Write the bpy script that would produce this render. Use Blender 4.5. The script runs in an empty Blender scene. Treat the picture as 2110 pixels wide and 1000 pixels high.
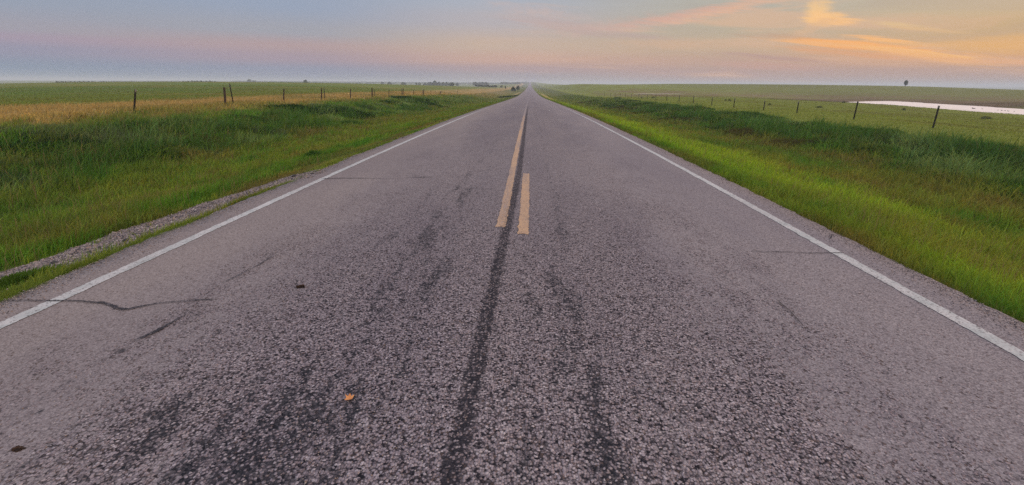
import bpy, math, random
import numpy as np
R = math.radians
random.seed(7)
rng = np.random.default_rng(11)
S = bpy.context.scene
C = S.collection

# ------------------------------------------------------------------ camera
FPX, CX, CY, HC = 950.0, 1055.0, 500.0, 1.5          # focal length and centre in pixels of the 2110 wide photo
TH = math.atan(328 / FPX); ROLL = R(.38); PSI = math.atan(35 * math.cos(TH) / FPX)
Fv = np.array([-math.sin(PSI) * math.cos(TH), math.cos(PSI) * math.cos(TH), -math.sin(TH)])
R0 = np.array([math.cos(PSI), math.sin(PSI), 0.0]); U0 = np.cross(R0, Fv)
Rv = R0 * math.cos(ROLL) + U0 * math.sin(ROLL); Uv = U0 * math.cos(ROLL) - R0 * math.sin(ROLL)
CP = np.array([0, 0, HC])
cam = bpy.data.cameras.new('camera'); co = bpy.data.objects.new('camera', cam); C.objects.link(co)
cam.sensor_width = 36; cam.lens = FPX / 2110 * 36; cam.clip_start = .05; cam.clip_end = 30000
from mathutils import Matrix, Vector
co.matrix_world = Matrix(((Rv[0], Uv[0], -Fv[0], 0), (Rv[1], Uv[1], -Fv[1], 0), (Rv[2], Uv[2], -Fv[2], HC), (0, 0, 0, 1)))
S.camera = co
def ray(x, y): return Fv + (x - CX) / FPX * Rv + (CY - y) / FPX * Uv
def on_z(x, y, z): r = ray(x, y); return CP + r * ((z - HC) / r[2])
def on_x(x, y, X): r = ray(x, y); return CP + r * (X / r[0])
def on_r(x, y, D): r = ray(x, y); return CP + r * (D / math.hypot(r[0], r[1]))

# ------------------------------------------------------------------ world, sun, exposure
S.view_settings.view_transform = 'Standard'; S.view_settings.look = 'None'
S.view_settings.gamma = 1; S.view_settings.use_curve_mapping = False; S.view_settings.exposure = 0
SUN_AZ, SUN_EL = 74, 5                                 # degrees to the right of the road, above the horizon
def lin(r, g, b):
    f = lambda c: c / 255 / 12.92 if c / 255 <= .04045 else ((c / 255 + .055) / 1.055) ** 2.4
    return (f(r), f(g), f(b), 1)
class NT:
    def __init__(s, tree): s.t = tree; s.t.nodes.clear()
    def n(s, kind, **kw):
        nd = s.t.nodes.new(kind)
        for k, v in kw.items(): setattr(nd, k, v)
        return nd
    def l(s, a, b): s.t.links.new(a, b)
    def put(s, sock, v):
        if hasattr(v, 'is_linked') or isinstance(v, bpy.types.NodeSocket): s.l(v, sock)
        else: sock.default_value = v
    def m(s, op, a, b=None, c=None, clamp=False):
        nd = s.n('ShaderNodeMath', operation=op, use_clamp=clamp); s.put(nd.inputs[0], a)
        if b is not None: s.put(nd.inputs[1], b)
        if c is not None: s.put(nd.inputs[2], c)
        return nd.outputs[0]
    def mr(s, v, a, b, c=0., d=1., smooth=True):
        nd = s.n('ShaderNodeMapRange', interpolation_type='SMOOTHSTEP' if smooth else 'LINEAR')
        s.put(nd.inputs[0], v)
        for i, q in enumerate((a, b, c, d)): nd.inputs[i + 1].default_value = q
        return nd.outputs[0]
    def mix(s, f, a, b, mode='MIX'):
        nd = s.n('ShaderNodeMix', data_type='RGBA', blend_type=mode); s.put(nd.inputs[0], f); s.put(nd.inputs[6], a); s.put(nd.inputs[7], b)
        return nd.outputs[2]
    def ramp(s, f, stops, interp='LINEAR'):
        nd = s.n('ShaderNodeValToRGB'); s.l(f, nd.inputs[0]); cr = nd.color_ramp; cr.interpolation = interp
        while len(cr.elements) < len(stops): cr.elements.new(.5)
        for e, (p, c) in zip(cr.elements, stops): e.position = p; e.color = c if len(c) == 4 else (*c, 1)
        return nd.outputs[0]
    def noise(s, vec, scale, detail=3, rough=.5, dist=0., out=0):
        nd = s.n('ShaderNodeTexNoise'); s.l(vec, nd.inputs['Vector']); nd.inputs['Scale'].default_value = scale
        nd.inputs['Detail'].default_value = detail; nd.inputs['Roughness'].default_value = rough; nd.inputs['Distortion'].default_value = dist
        return nd.outputs[out]
    def voro(s, vec, scale, feature='F1'):
        nd = s.n('ShaderNodeTexVoronoi', feature=feature); s.l(vec, nd.inputs['Vector']); nd.inputs['Scale'].default_value = scale
        return nd
    def mapping(s, vec, scale=(1, 1, 1), loc=(0, 0, 0), rot=(0, 0, 0)):
        nd = s.n('ShaderNodeMapping'); s.l(vec, nd.inputs[0]); nd.inputs['Scale'].default_value = scale
        nd.inputs['Location'].default_value = loc; nd.inputs['Rotation'].default_value = rot
        return nd.outputs[0]
    def sep(s, vec): nd = s.n('ShaderNodeSeparateXYZ'); s.l(vec, nd.inputs[0]); return nd.outputs
    def comb(s, x, y, z=0.):
        nd = s.n('ShaderNodeCombineXYZ')
        for i, q in enumerate((x, y, z)): s.put(nd.inputs[i], q)
        return nd.outputs[0]

W = bpy.data.worlds.new('World'); S.world = W; W.use_nodes = True
w = NT(W.node_tree)
tc = w.n('ShaderNodeTexCoord').outputs['Generated']
dx_, dy_, dz_ = w.sep(tc)
az = w.m('MULTIPLY', w.m('ARCTAN2', dx_, dy_), 180 / math.pi)
el = w.m('MULTIPLY', w.m('ARCSINE', dz_), 180 / math.pi)
t10 = w.m('DIVIDE', el, 10., clamp=True)
def col_ramp(stops): return w.ramp(t10, [(p / 10, lin(*c)) for p, c in stops], 'EASE')
cols = [(-50, col_ramp([(0, (126, 144, 162)), (.9, (130, 146, 168)), (2.4, (150, 149, 170)), (3.3, (166, 153, 170)), (4.0, (162, 160, 172)), (6.2, (152, 162, 180)), (10, (152, 164, 186))])),
        (-26, col_ramp([(0, (140, 148, 165)), (1.2, (144, 149, 170)), (2.4, (168, 152, 164)), (3.6, (180, 158, 160)), (5.0, (164, 165, 175)), (7.5, (154, 166, 187)), (10, (154, 166, 188))])),
        (-4, col_ramp([(0, (168, 160, 165)), (.8, (165, 157, 163)), (1.6, (178, 156, 158)), (2.5, (202, 168, 154)), (4.1, (200, 178, 162)), (6.7, (184, 178, 182)), (8.8, (174, 180, 192)), (10, (170, 180, 195))])),
        (22, col_ramp([(0, (176, 158, 158)), (1.2, (188, 158, 150)), (2.4, (200, 165, 146)), (3.6, (203, 175, 148)), (5.5, (192, 178, 156)), (8, (184, 180, 168)), (10, (180, 180, 175))])),
        (48, col_ramp([(0, (172, 152, 150)), (1.2, (188, 156, 142)), (2.1, (216, 164, 122)), (3.1, (228, 178, 120)), (4.6, (208, 174, 130)), (6.6, (214, 188, 152)), (10, (225, 200, 165))]))]
sky = cols[0][1]
for (a0, _), (a1, c1) in zip(cols, cols[1:]):
    sky = w.mix(w.mr(az, a0, a1), sky, c1)
# thin uneven veils
cvec = w.comb(w.m('MULTIPLY', az, .05), w.m('ADD', w.m('MULTIPLY', el, .42), w.m('MULTIPLY', az, .012)))
veil = w.noise(cvec, 1.1, 5, .55, .6)
sky = w.mix(w.m('MULTIPLY', w.m('MULTIPLY', w.mr(veil, .47, .66), w.mr(az, -12, 14)), .55), sky, lin(232, 186, 152))
sky = w.mix(w.m('MULTIPLY', w.m('MULTIPLY', w.mr(veil, .5, .3), w.mr(az, -10, 15)), .25), sky, lin(176, 160, 150))
wisp = w.noise(w.comb(w.m('MULTIPLY', az, .10), w.m('MULTIPLY', w.m('ADD', el, w.m('MULTIPLY', az, .12)), 1.9)), 1.7, 6, .6, .9)
puff = w.noise(w.comb(w.m('MULTIPLY', az, .32), w.m('MULTIPLY', w.m('ADD', el, w.m('MULTIPLY', az, .1)), .75)), 1.9, 6, .6, .7)
def cloud(px, py, sx, sy, tilt, colr, k, edge=.35, tex=None):
    """a wisp of cloud: sx, sy half sizes in degrees, tilt in degrees (down to the right positive)"""
    global sky
    r = ray(px, py); a0 = math.degrees(math.atan2(r[0], r[1])); e0 = math.degrees(math.atan2(r[2], math.hypot(r[0], r[1])))
    da = w.m('SUBTRACT', az, a0); de = w.m('SUBTRACT', el, e0); c_, s_ = math.cos(R(tilt)), math.sin(R(tilt))
    u = w.m('DIVIDE', w.m('SUBTRACT', w.m('MULTIPLY', da, c_), w.m('MULTIPLY', de, s_)), sx)
    v = w.m('DIVIDE', w.m('ADD', w.m('MULTIPLY', da, s_), w.m('MULTIPLY', de, c_)), sy)
    d = w.m('SQRT', w.m('ADD', w.m('MULTIPLY', u, u), w.m('MULTIPLY', v, v)))
    body = w.m('SUBTRACT', 1., d)
    val = w.m('ADD', body, w.m('MULTIPLY', w.m('SUBTRACT', wisp if tex is None else tex, .43), 2.6))
    mask = w.m('MULTIPLY', w.m('MULTIPLY', w.mr(val, .0, .75 + edge), w.mr(body, -.25, .35)), k)
    sky = w.mix(mask, sky, lin(*colr))
mixt = w.m('ADD', w.m('MULTIPLY', puff, .45), w.m('MULTIPLY', wisp, .55))
for c in [(1790, 96, 9.5, .5, 7.5, (255, 182, 110), 1., .0), (1880, 107, 6, .3, 9, (255, 196, 126), 1., .0), (1810, 80, 3.2, .26, 8, (255, 190, 124), .9, .0), (1760, 110, 7.5, .5, 6, (232, 168, 120), .7), (1905, 115, 7, .45, 11, (246, 184, 122), .8),
          (1845, 86, 4, .3, 10, (250, 190, 125), .6), (1700, 90, 5, .25, 6, (246, 186, 128), .8), (1686, 20, 1.5, 1.3, -14, (255, 206, 142), .75, .3, mixt), (1700, 38, 2.3, .75, 6, (255, 202, 140), .95, .0, mixt), (1730, 44, 2.4, .4, 6, (250, 196, 138), .9, .0), (1660, 62, 3.4, .6, -20, (226, 184, 146), .55, .35, puff),
          (1470, 24, 11, .75, -9, (238, 184, 152), .85, .6), (1300, 50, 12, 1.0, -6, (208, 178, 166), .6, .6, puff), (1120, 28, 7, .8, 8, (204, 182, 176), .6, .6, puff), (1380, 90, 9, .8, 2, (216, 178, 150), .5, .6, puff), (1560, 135, 8, .5, 3, (206, 160, 146), .5), (1380, 35, 9, .5, -9, (216, 172, 156), .5), (1850, 52, 4, .28, 9, (232, 196, 146), .8),
          (1905, 60, 4, .22, 9, (226, 186, 138), .7), (1600, 75, 5, .35, 4, (196, 164, 140), .6), (1590, 118, 6, .3, 6, (184, 150, 145), .6), (2080, 95, 6, 1.0, 0, (236, 180, 112), .6),
          (1180, 55, 9, .8, 6, (196, 170, 166), .5), (2070, 128, 5, .25, 5, (236, 176, 128), .7), (1260, 72, 8, .5, 4, (190, 166, 160), .5)]:
    cloud(*c)
# the upper sky, above anything the photo shows: made brighter than real dusk to light ground and pond, warmer on the sun's side
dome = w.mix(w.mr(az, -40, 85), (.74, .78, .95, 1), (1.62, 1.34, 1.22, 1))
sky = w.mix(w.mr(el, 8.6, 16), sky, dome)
st = w.n('ShaderNodeTexSky', sky_type='NISHITA'); st.sun_disc = False
st.sun_elevation = R(SUN_EL); st.sun_rotation = R(SUN_AZ); st.dust_density = 3
b1 = w.n('ShaderNodeBackground'); w.l(sky, b1.inputs[0]); b1.inputs[1].default_value = 1.0
b2 = w.n('ShaderNodeBackground'); w.l(st.outputs[0], b2.inputs[0]); b2.inputs[1].default_value = .05
mx = w.n('ShaderNodeMixShader'); mx.inputs[0].default_value = .04
w.l(b1.outputs[0], mx.inputs[1]); w.l(b2.outputs[0], mx.inputs[2])
wo = w.n('ShaderNodeOutputWorld'); w.l(mx.outputs[0], wo.inputs[0])

sl = bpy.data.lights.new('sun', 'SUN'); sl.energy = .55; sl.angle = R(12); sl.color = (1, .68, .42)
so = bpy.data.objects.new('sun', sl); C.objects.link(so)
sd = Vector((math.sin(R(SUN_AZ)) * math.cos(R(SUN_EL)), math.cos(R(SUN_AZ)) * math.cos(R(SUN_EL)), math.sin(R(SUN_EL))))
so.rotation_euler = sd.to_track_quat('Z', 'Y').to_euler()
S.cycles.use_denoising = False
S.cycles.max_bounces = 6; S.cycles.diffuse_bounces = 3; S.cycles.transparent_max_bounces = 12
S.cycles.volume_bounces = 1

# ------------------------------------------------------------------ numpy noise
def vnoise(x, y, seed=0):
    xi = np.floor(x).astype(np.int64); yi = np.floor(y).astype(np.int64); fx = x - xi; fy = y - yi
    fx = fx * fx * (3 - 2 * fx); fy = fy * fy * (3 - 2 * fy)
    def h(a, b):
        n = (a * 374761393 + b * 668265263 + seed * 1442695041) & 0xffffffff
        n = ((n ^ (n >> 13)) * 1274126177) & 0xffffffff
        return ((n ^ (n >> 16)) & 0xffff) / 65535.
    return (h(xi, yi) * (1 - fx) + h(xi + 1, yi) * fx) * (1 - fy) + (h(xi, yi + 1) * (1 - fx) + h(xi + 1, yi + 1) * fx) * fy
def fbm(x, y, seed=0, o=3):
    s = 0; a = .5; t = 0
    for i in range(o):
        s = s + a * vnoise(x * 2 ** i, y * 2 ** i, seed + i * 17); t += a; a *= .5
    return s / t
def sstep(v, a, b): t = np.clip((v - a) / (b - a), 0, 1); return t * t * (3 - 2 * t)

# ------------------------------------------------------------------ terrain height
PY = [-3000, -400, -60, 0, 8, 15, 23, 38, 46, 70, 100, 160, 309, 490, 866, 1417, 1940, 2400, 3200, 12000]
PZ = [0, 1, .3, 0, 0, -.05, -.13, -.36, -.52, -.95, -1.5, -2.4, -3.3, -3.9, -3.9, -.9, 6.4, 8, 6, 6]
def _smooth_profile():
    ys = np.concatenate([np.arange(-3000, -60, 20), np.arange(-60, 200, 1), np.arange(200, 4000, 10), [12000]]).astype(float)
    # monotone-ish smoothing in index space
    zs = np.interp(ys, PY, PZ); k = np.ones(9) / 9
    zp = np.pad(zs, 4, mode='edge'); return ys, np.convolve(zp, k, 'valid')
RY, RZ = _smooth_profile()
def zroad(y): return np.interp(y, RY, RZ)
ctl = []
for y, z in [(-400, .8), (-60, .3), (0, .1), (12, .07), (23, .03), (38, -.06), (53, -.24), (75, -.4), (90, -.7), (107, -.95), (133, -1.5), (200, -2.4), (309, -3.2), (490, -4.2), (866, -4.6), (1417, -2.), (1940, 5.5), (3200, 5), (9000, 6)]: ctl.append((-20, y, z))
for y, z in [(-400, -.2), (-60, -.7), (0, -1), (15, -1.), (30, -1.), (46, -.97), (60, -1.15), (75, -1.28), (90, -1.35), (104, -1.5), (163, -2.5), (309, -3.2), (490, -3.6), (866, -3.4), (1417, -.9), (1940, 6), (3200, 6), (9000, 6)]: ctl.append((25, y, z))
POND_Z = -2.4
pond_edge = [on_z(a, b, POND_Z)[:2] for a, b in [(1733, 211.6), (1770, 209.6), (1829, 208.7), (1880, 211), (1935, 214.8), (2000, 218.6), (2050, 221.5), (2085, 223.6), (2130, 228.6), (2190, 236), (2220, 243), (2180, 242.6), (2110, 236.2), (2040, 232.4), (1960, 226.5), (1900, 222), (1860, 219.4), (1800, 215.4), (1765, 213.2)]]
for i, p in enumerate(pond_edge): ctl.append((p[0], p[1], POND_Z + .02))
ctl += [(88, 103, -3.4), (82, 90, -3.0)]
def ctl_px(lst, D):
    for a, b in lst: p = on_r(a, b, D); ctl.append(tuple(p))
ctl_px([(-500, 185), (-150, 176), (0, 173), (150, 172.2), (300, 170.4), (450, 171.8), (600, 172.8), (700, 173.6), (850, 175.6), (940, 178)], 330)
ctl_px([(0, 187), (300, 183), (600, 183)], 120)
ctl_px([(1180, 175), (1290, 174.5), (1387, 173), (1570, 174.2), (1730, 176), (1868, 178), (1990, 182), (2110, 187), (2400, 194)], 430)
ctl_px([(1300, 185), (1500, 190), (1700, 194)], 230)
for a in (-75, -50, -40, -30, -20, -12): ctl.append((800 * math.sin(R(a)), 800 * math.cos(R(a)), -7))
for a in (12, 20, 30, 40, 50, 75): ctl.append((900 * math.sin(R(a)), 900 * math.cos(R(a)), -5))
for a in (-75, -50, -35, -20, -8): ctl.append((3500 * math.sin(R(a)), 3500 * math.cos(R(a)), 4 if a > -40 else -2))
for a in (8, 20, 35, 50, 75): ctl.append((3500 * math.sin(R(a)), 3500 * math.cos(R(a)), -8))
for a in (-60, -30, 0, 30, 60): ctl.append((9000 * math.sin(R(a)), 9000 * math.cos(R(a)), 0))
for a in (100, 140, 180, 220, 260):
    for d, z in ((60, -.6), (400, -1), (4000, -4)): ctl.append((d * math.sin(R(a)), d * math.cos(R(a)), z))
ctl = np.array(ctl)
def warp(x, y): return np.arcsinh(np.asarray(x) / 14.), np.arcsinh(np.asarray(y) / 14.)
def _k(r2): return .5 * r2 * np.log(r2 + 1e-9)
cu, cv = warp(ctl[:, 0], ctl[:, 1]); n = len(cu)
A = np.zeros((n + 3, n + 3)); A[:n, :n] = _k((cu[:, None] - cu) ** 2 + (cv[:, None] - cv) ** 2) + np.eye(n) * 2e-3
A[:n, n] = 1; A[:n, n + 1] = cu; A[:n, n + 2] = cv; A[n:, :n] = A[:n, n:].T
sol = np.linalg.solve(A, np.concatenate([ctl[:, 2], [0, 0, 0]]))
def field(x, y):
    u, v = warp(x, y); s = sol[n] + sol[n + 1] * u + sol[n + 2] * v
    for i in range(n): s = s + sol[i] * _k((u - cu[i]) ** 2 + (v - cv[i]) ** 2)
    return s
_gy = np.concatenate([np.arange(-3000, -60, 30), np.arange(-60, 200, 2), np.arange(200, 12000, 20)]).astype(float)
_fl = field(np.full_like(_gy, -20.), _gy); _fr = field(np.full_like(_gy, 25.), _gy)
XL, XR = -3.93, 3.46                                    # pavement edges
def ground_z(x, y):
    x = np.asarray(x, float); y = np.asarray(y, float)
    zr = zroad(y) - .095; L = np.interp(y, _gy, _fl); Q = np.interp(y, _gy, _fr)
    tl = np.clip((XL - x) / (-20 - XL) * -1 * -1, 0, 1); tl = np.clip((XL - x) / (XL + 20), 0, 1)
    tr = np.clip((x - XR) / (25 - XR), 0, 1)
    fade = 1 - sstep(y, 120, 400) * .75
    cl = zr + (L - zr) * sstep(tl, 0, 1) - 1.0 * fade * np.sin(np.pi * np.clip(tl, 0, 1) ** .85) ** 1.3
    cr = zr + (Q - zr) * sstep(tr, .25, .85) - .95 * fade * np.sin(np.pi * np.clip(tr / .8, 0, 1) ** .8) ** 1.3
    z = np.where(x < 0, cl, cr)
    f = field(x, y); wl = sstep(-x, 18, 26); wr = sstep(x, 23, 31)
    z = z * (1 - wl - wr) + f * (wl + wr)
    rough = sstep(np.abs(x + .2), 4.2, 8)
    bk = np.where(x < 0, sstep(-x, 10.5, 13) * (1 - sstep(-x, 15.5, 17.5)), sstep(x, 12, 14) * (1 - sstep(x, 18.5, 20.5)))
    z = z + bk * .55 * (fbm(x * .5, y * .38, 55, 2) - .5) * (1 - sstep(y, 90, 200))
    z = z + rough * (.16 * (fbm(x * .35, y * .35, 3) - .5) + .05 * (fbm(x * 1.6, y * 1.6, 9) - .5)) * (1 - sstep(np.hypot(x, y), 60, 200))
    return z

# ------------------------------------------------------------------ what grows where: colour (albedo) and height
def on_ground(px, py):
    z = -.5
    for _ in range(25): q = on_z(px, py, z); z = .6 * z + .4 * float(ground_z(q[0], q[1]))
    return q
ZL = np.array([[-3.9, .105, .120, .026, .05], [-4.2, .110, .130, .024, .07], [-4.5, .100, .085, .034, .04], [-5.1, .105, .095, .030, .06], [-5.5, .070, .110, .018, .11], [-5.9, .058, .118, .016, .15], [-6.4, .075, .125, .017, .15], [-8, .100, .132, .020, .15], [-10, .095, .118, .020, .17], [-11.5, .070, .105, .018, .2],
               [-13.2, .052, .098, .017, .24], [-15.8, .062, .120, .016, .22], [-17.9, .075, .130, .019, .16], [-18.9, .24, .165, .068, .16], [-21, .27, .178, .076, .18], [-29, .26, .178, .076, .17], [-34, .12, .14, .034, .13],
               [-70, .095, .130, .032, .11], [-3000, .080, .115, .032, .1]])
ZR = np.array([[3.45, .065, .065, .022, .05], [3.7, .055, .085, .014, .09], [4.0, .080, .150, .012, .12], [4.7, .165, .225, .018, .14], [6.9, .17, .21, .022, .15], [8.0, .120, .135, .024, .18],
               [11, .090, .095, .022, .2], [12.4, .050, .080, .018, .27], [15, .036, .082, .019, .32], [18, .045, .095, .017, .28], [20.0, .150, .165, .036, .08], [60, .15, .165, .040, .07], [140, .125, .13, .045, .07], [3000, .095, .115, .04, .1]])
pe = np.array(pond_edge)
def pond_dist(x, y):
    """distance to the pond's outline"""
    d = np.full(np.shape(x), 1e9)
    for i in range(len(pe)):
        a = pe[i]; b = pe[(i + 1) % len(pe)]; ab = b - a
        t = np.clip(((x - a[0]) * ab[0] + (y - a[1]) * ab[1]) / (ab @ ab), 0, 1)
        d = np.minimum(d, np.hypot(x - a[0] - t * ab[0], y - a[1] - t * ab[1]))
    return d
def gravel_mask(x, y):
    """bare stony shoulder to the left of the pavement"""
    n1 = fbm(x * 2.2, y * .9, 41); n2 = fbm(x * .1, y * .55, 47)
    inner = np.interp(y, [0, 3, 4, 5, 6.5, 8, 10, 20, 60], [4.22, 4.2, 4.08, 4.1, 4.02, 3.85, 3.85, 3.8, 3.8])
    outer = np.interp(y, [0, 3, 4, 5, 7, 8.5, 9.2, 10.5, 12, 20, 60], [5.75, 5.65, 5.5, 5.35, 5.1, 4.8, 4.0, 4.45, 4.0, 4.2, 4.0])
    a = -x + (n1 - .5) * .7 + (fbm(x * 6, y * 3, 43) - .5) * .5
    m = sstep(a, inner - .05, inner + .04) * (1 - sstep(a, outer - .05, outer + .08))
    return m * np.where(y < 9, 1, sstep(n2, .42, .52))
def zone(x, y):
    d = np.hypot(x, y)
    a = (fbm(x * .5, y * .22, 5) - .5) * 2
    k = np.clip(np.abs(x) * .09, .12, 3.2)
    xn = x + a * k + (fbm(x * 2.5, y * 1.2, 8) - .5) * .35
    out = []
    for i in range(1, 5):
        l = np.interp(-xn, -ZL[:, 0], ZL[:, i]); r = np.interp(xn, ZR[:, 0], ZR[:, i]); out.append(np.where(x < 0, l, r))
    c = np.stack(out[:3], -1); h = out[3]
    # patches of other plants: olive, rusty seed heads, deep green weeds
    p1 = fbm(x * .28, y * .14, 21); p2 = fbm(x * .9, y * .45, 33); p3 = fbm(x * .5 + 9, y * .3, 77)
    h = np.where((x < -3.9) & (x > -4.3) & (y < 9), .085, h)
    w1 = sstep(p1, .52, .68)[..., None] * .55
    verge = ((np.abs(x) < 19.5))
    c = c * (1 - w1) + np.where(verge[..., None], np.array([.105, .095, .024]), np.array([.12, .11, .032])) * w1
    vg = (verge * 1.)[..., None]
    for sx, sy, sd_, lo, hi, colr_, amt in ((1.3, .6, 101, .55, .66, (.045, .115, .016), .7), (.8, .5, 111, .57, .68, (.125, .085, .030), .6), (2.2, 1.1, 121, .55, .68, (.16, .18, .03), .4), (.45, .25, 131, .52, .66, (.06, .10, .02), .5), (2.6, 1.4, 141, .58, .7, (.09, .06, .025), .45)):
        q = sstep(fbm(x * sx, y * sy, sd_), lo, hi)[..., None] * amt * vg * np.where((x > 4.3) & (x < 7.2), .45, 1.)[..., None]
        c = c * (1 - q) + np.array(colr_) * q
    bs = np.where(x < 0, sstep(-x, 10.5, 12.5) * (1 - sstep(-x, 16, 17.6)), sstep(x, 12, 14) * (1 - sstep(x, 18, 20)))
    w2 = (sstep(p2, .52, .62) * bs)[..., None]
    c = c * (1 - w2 * .75) + np.array([.032, .070, .019]) * w2 * .75
    w3 = (sstep(p3, .60, .70) * bs)[..., None]
    c = c * (1 - w3 * .6) + np.array([.13, .17, .07]) * w3 * .6
    h = h * (1 + .9 * w2[..., 0]) * (.75 + .6 * p2)
    # far verge dries out
    w4 = (sstep(y, 45, 110) * .5)[..., None] * verge[..., None]
    c = c * (1 - w4) + np.array([.10, .11, .03]) * w4
    # pale worn strip in the verge far away on both sides
    for (x0, y0, x1, y1, ww) in [(-6.8, 190, -5.6, 300, .9), (6.0, 120, 5.6, 260, .8)]:
        q = np.exp(-((x - np.interp(y, [y0, y1], [x0, x1])) / ww) ** 2) * sstep(y, y0, y0 + 15) * (1 - sstep(y, y1 - 40, y1))
        q = q[..., None]; c = c * (1 - q) + np.array([.34, .25, .13]) * q
    q = (np.exp(-((x + 17) / 7.) ** 2) * sstep(y, 120, 160) * (1 - sstep(y, 260, 420)) * .6)[..., None]
    c = c * (1 - q) + np.array([.22, .15, .07]) * q
    pd = pond_dist(x, y)
    far = sstep(x * .35 + y, 118, 135)[..., None]
    q = (sstep(-pd, -26, -4))[..., None] * far * .85
    c = c * (1 - q) + np.array([.060, .042, .038]) * q
    # reddish dry ground on the right, far
    q = (sstep(x, 20, 40) * sstep(d, 120, 150) * (1 - sstep(d, 190, 260)) * (.35 + .5 * sstep(p1, .45, .6)))[..., None]
    c = c * (1 - q) + np.array([.15, .10, .07]) * q
    # left field: greener and drier streaks
    st_ = fbm(x * .02 + y * .004, y * .05 - x * .02, 61)
    q = (sstep(-x, 34, 40) * sstep(st_, .5, .62) * .55)[..., None]
    c = c * (1 - q) + np.array([.17, .14, .045]) * q
    return c, h

def mesh_obj(name, verts, faces, mat=None, parent=None, smooth=False, cols=None):
    me = bpy.data.meshes.new(name); me.from_pydata([tuple(v) for v in verts], [], faces); me.update()
    return link(name, me, mat, parent, smooth, cols)
def link(name, me, mat=None, parent=None, smooth=False, cols=None):
    if smooth: me.polygons.foreach_set('use_smooth', np.ones(len(me.polygons), bool))
    if cols is not None:
        at = me.color_attributes.new('Col', 'FLOAT_COLOR', 'POINT')
        at.data.foreach_set('color', np.concatenate([cols, np.ones((len(cols), 1))], 1).astype(np.float32).ravel())
    o = bpy.data.objects.new(name, me); C.objects.link(o)
    if mat: me.materials.append(mat)
    if parent: o.parent = parent
    return o
def np_mesh(name, V, loops, starts, totals):
    me = bpy.data.meshes.new(name); me.vertices.add(len(V)); me.vertices.foreach_set('co', V.astype(np.float32).ravel())
    me.loops.add(len(loops)); me.loops.foreach_set('vertex_index', loops.astype(np.int32))
    me.polygons.add(len(starts)); me.polygons.foreach_set('loop_start', starts.astype(np.int32)); me.polygons.foreach_set('loop_total', totals.astype(np.int32))
    me.update(calc_edges=True); return me
def grid_mesh(name, X, Y, Z):
    ny, nx = X.shape; V = np.stack([X, Y, Z], -1).reshape(-1, 3)
    i = np.arange(ny * nx).reshape(ny, nx); q = np.stack([i[:-1, :-1], i[:-1, 1:], i[1:, 1:], i[1:, :-1]], -1).reshape(-1)
    nq = (ny - 1) * (nx - 1); return np_mesh(name, V, q, np.arange(nq) * 4, np.full(nq, 4))
def tag(o, label=None, cat=None, group=None, kind=None):
    if label: o['label'] = label
    if cat: o['category'] = cat
    if group: o['group'] = group
    if kind: o['kind'] = kind
    return o
def empty(name, loc):
    o = bpy.data.objects.new(name, None); C.objects.link(o); o.location = tuple(loc); o.empty_display_size = .3; return o

# ------------------------------------------------------------------ materials
def material(name):
    m = bpy.data.materials.new(name); m.use_nodes = True; t = NT(m.node_tree)
    out = t.n('ShaderNodeOutputMaterial'); p = t.n('ShaderNodeBsdfPrincipled'); t.l(p.outputs[0], out.inputs[0])
    p.inputs['Roughness'].default_value = .9; p.inputs['Specular IOR Level'].default_value = .25
    return m, t, p, out
def obj_co(t): return t.n('ShaderNodeTexCoord').outputs['Object']
def bump(t, p, h, strength, dist):
    b = t.n('ShaderNodeBump'); b.inputs['Strength'].default_value = strength; b.inputs['Distance'].default_value = dist
    t.put(b.inputs['Height'], h); t.l(b.outputs[0], p.inputs['Normal']); return b

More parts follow.
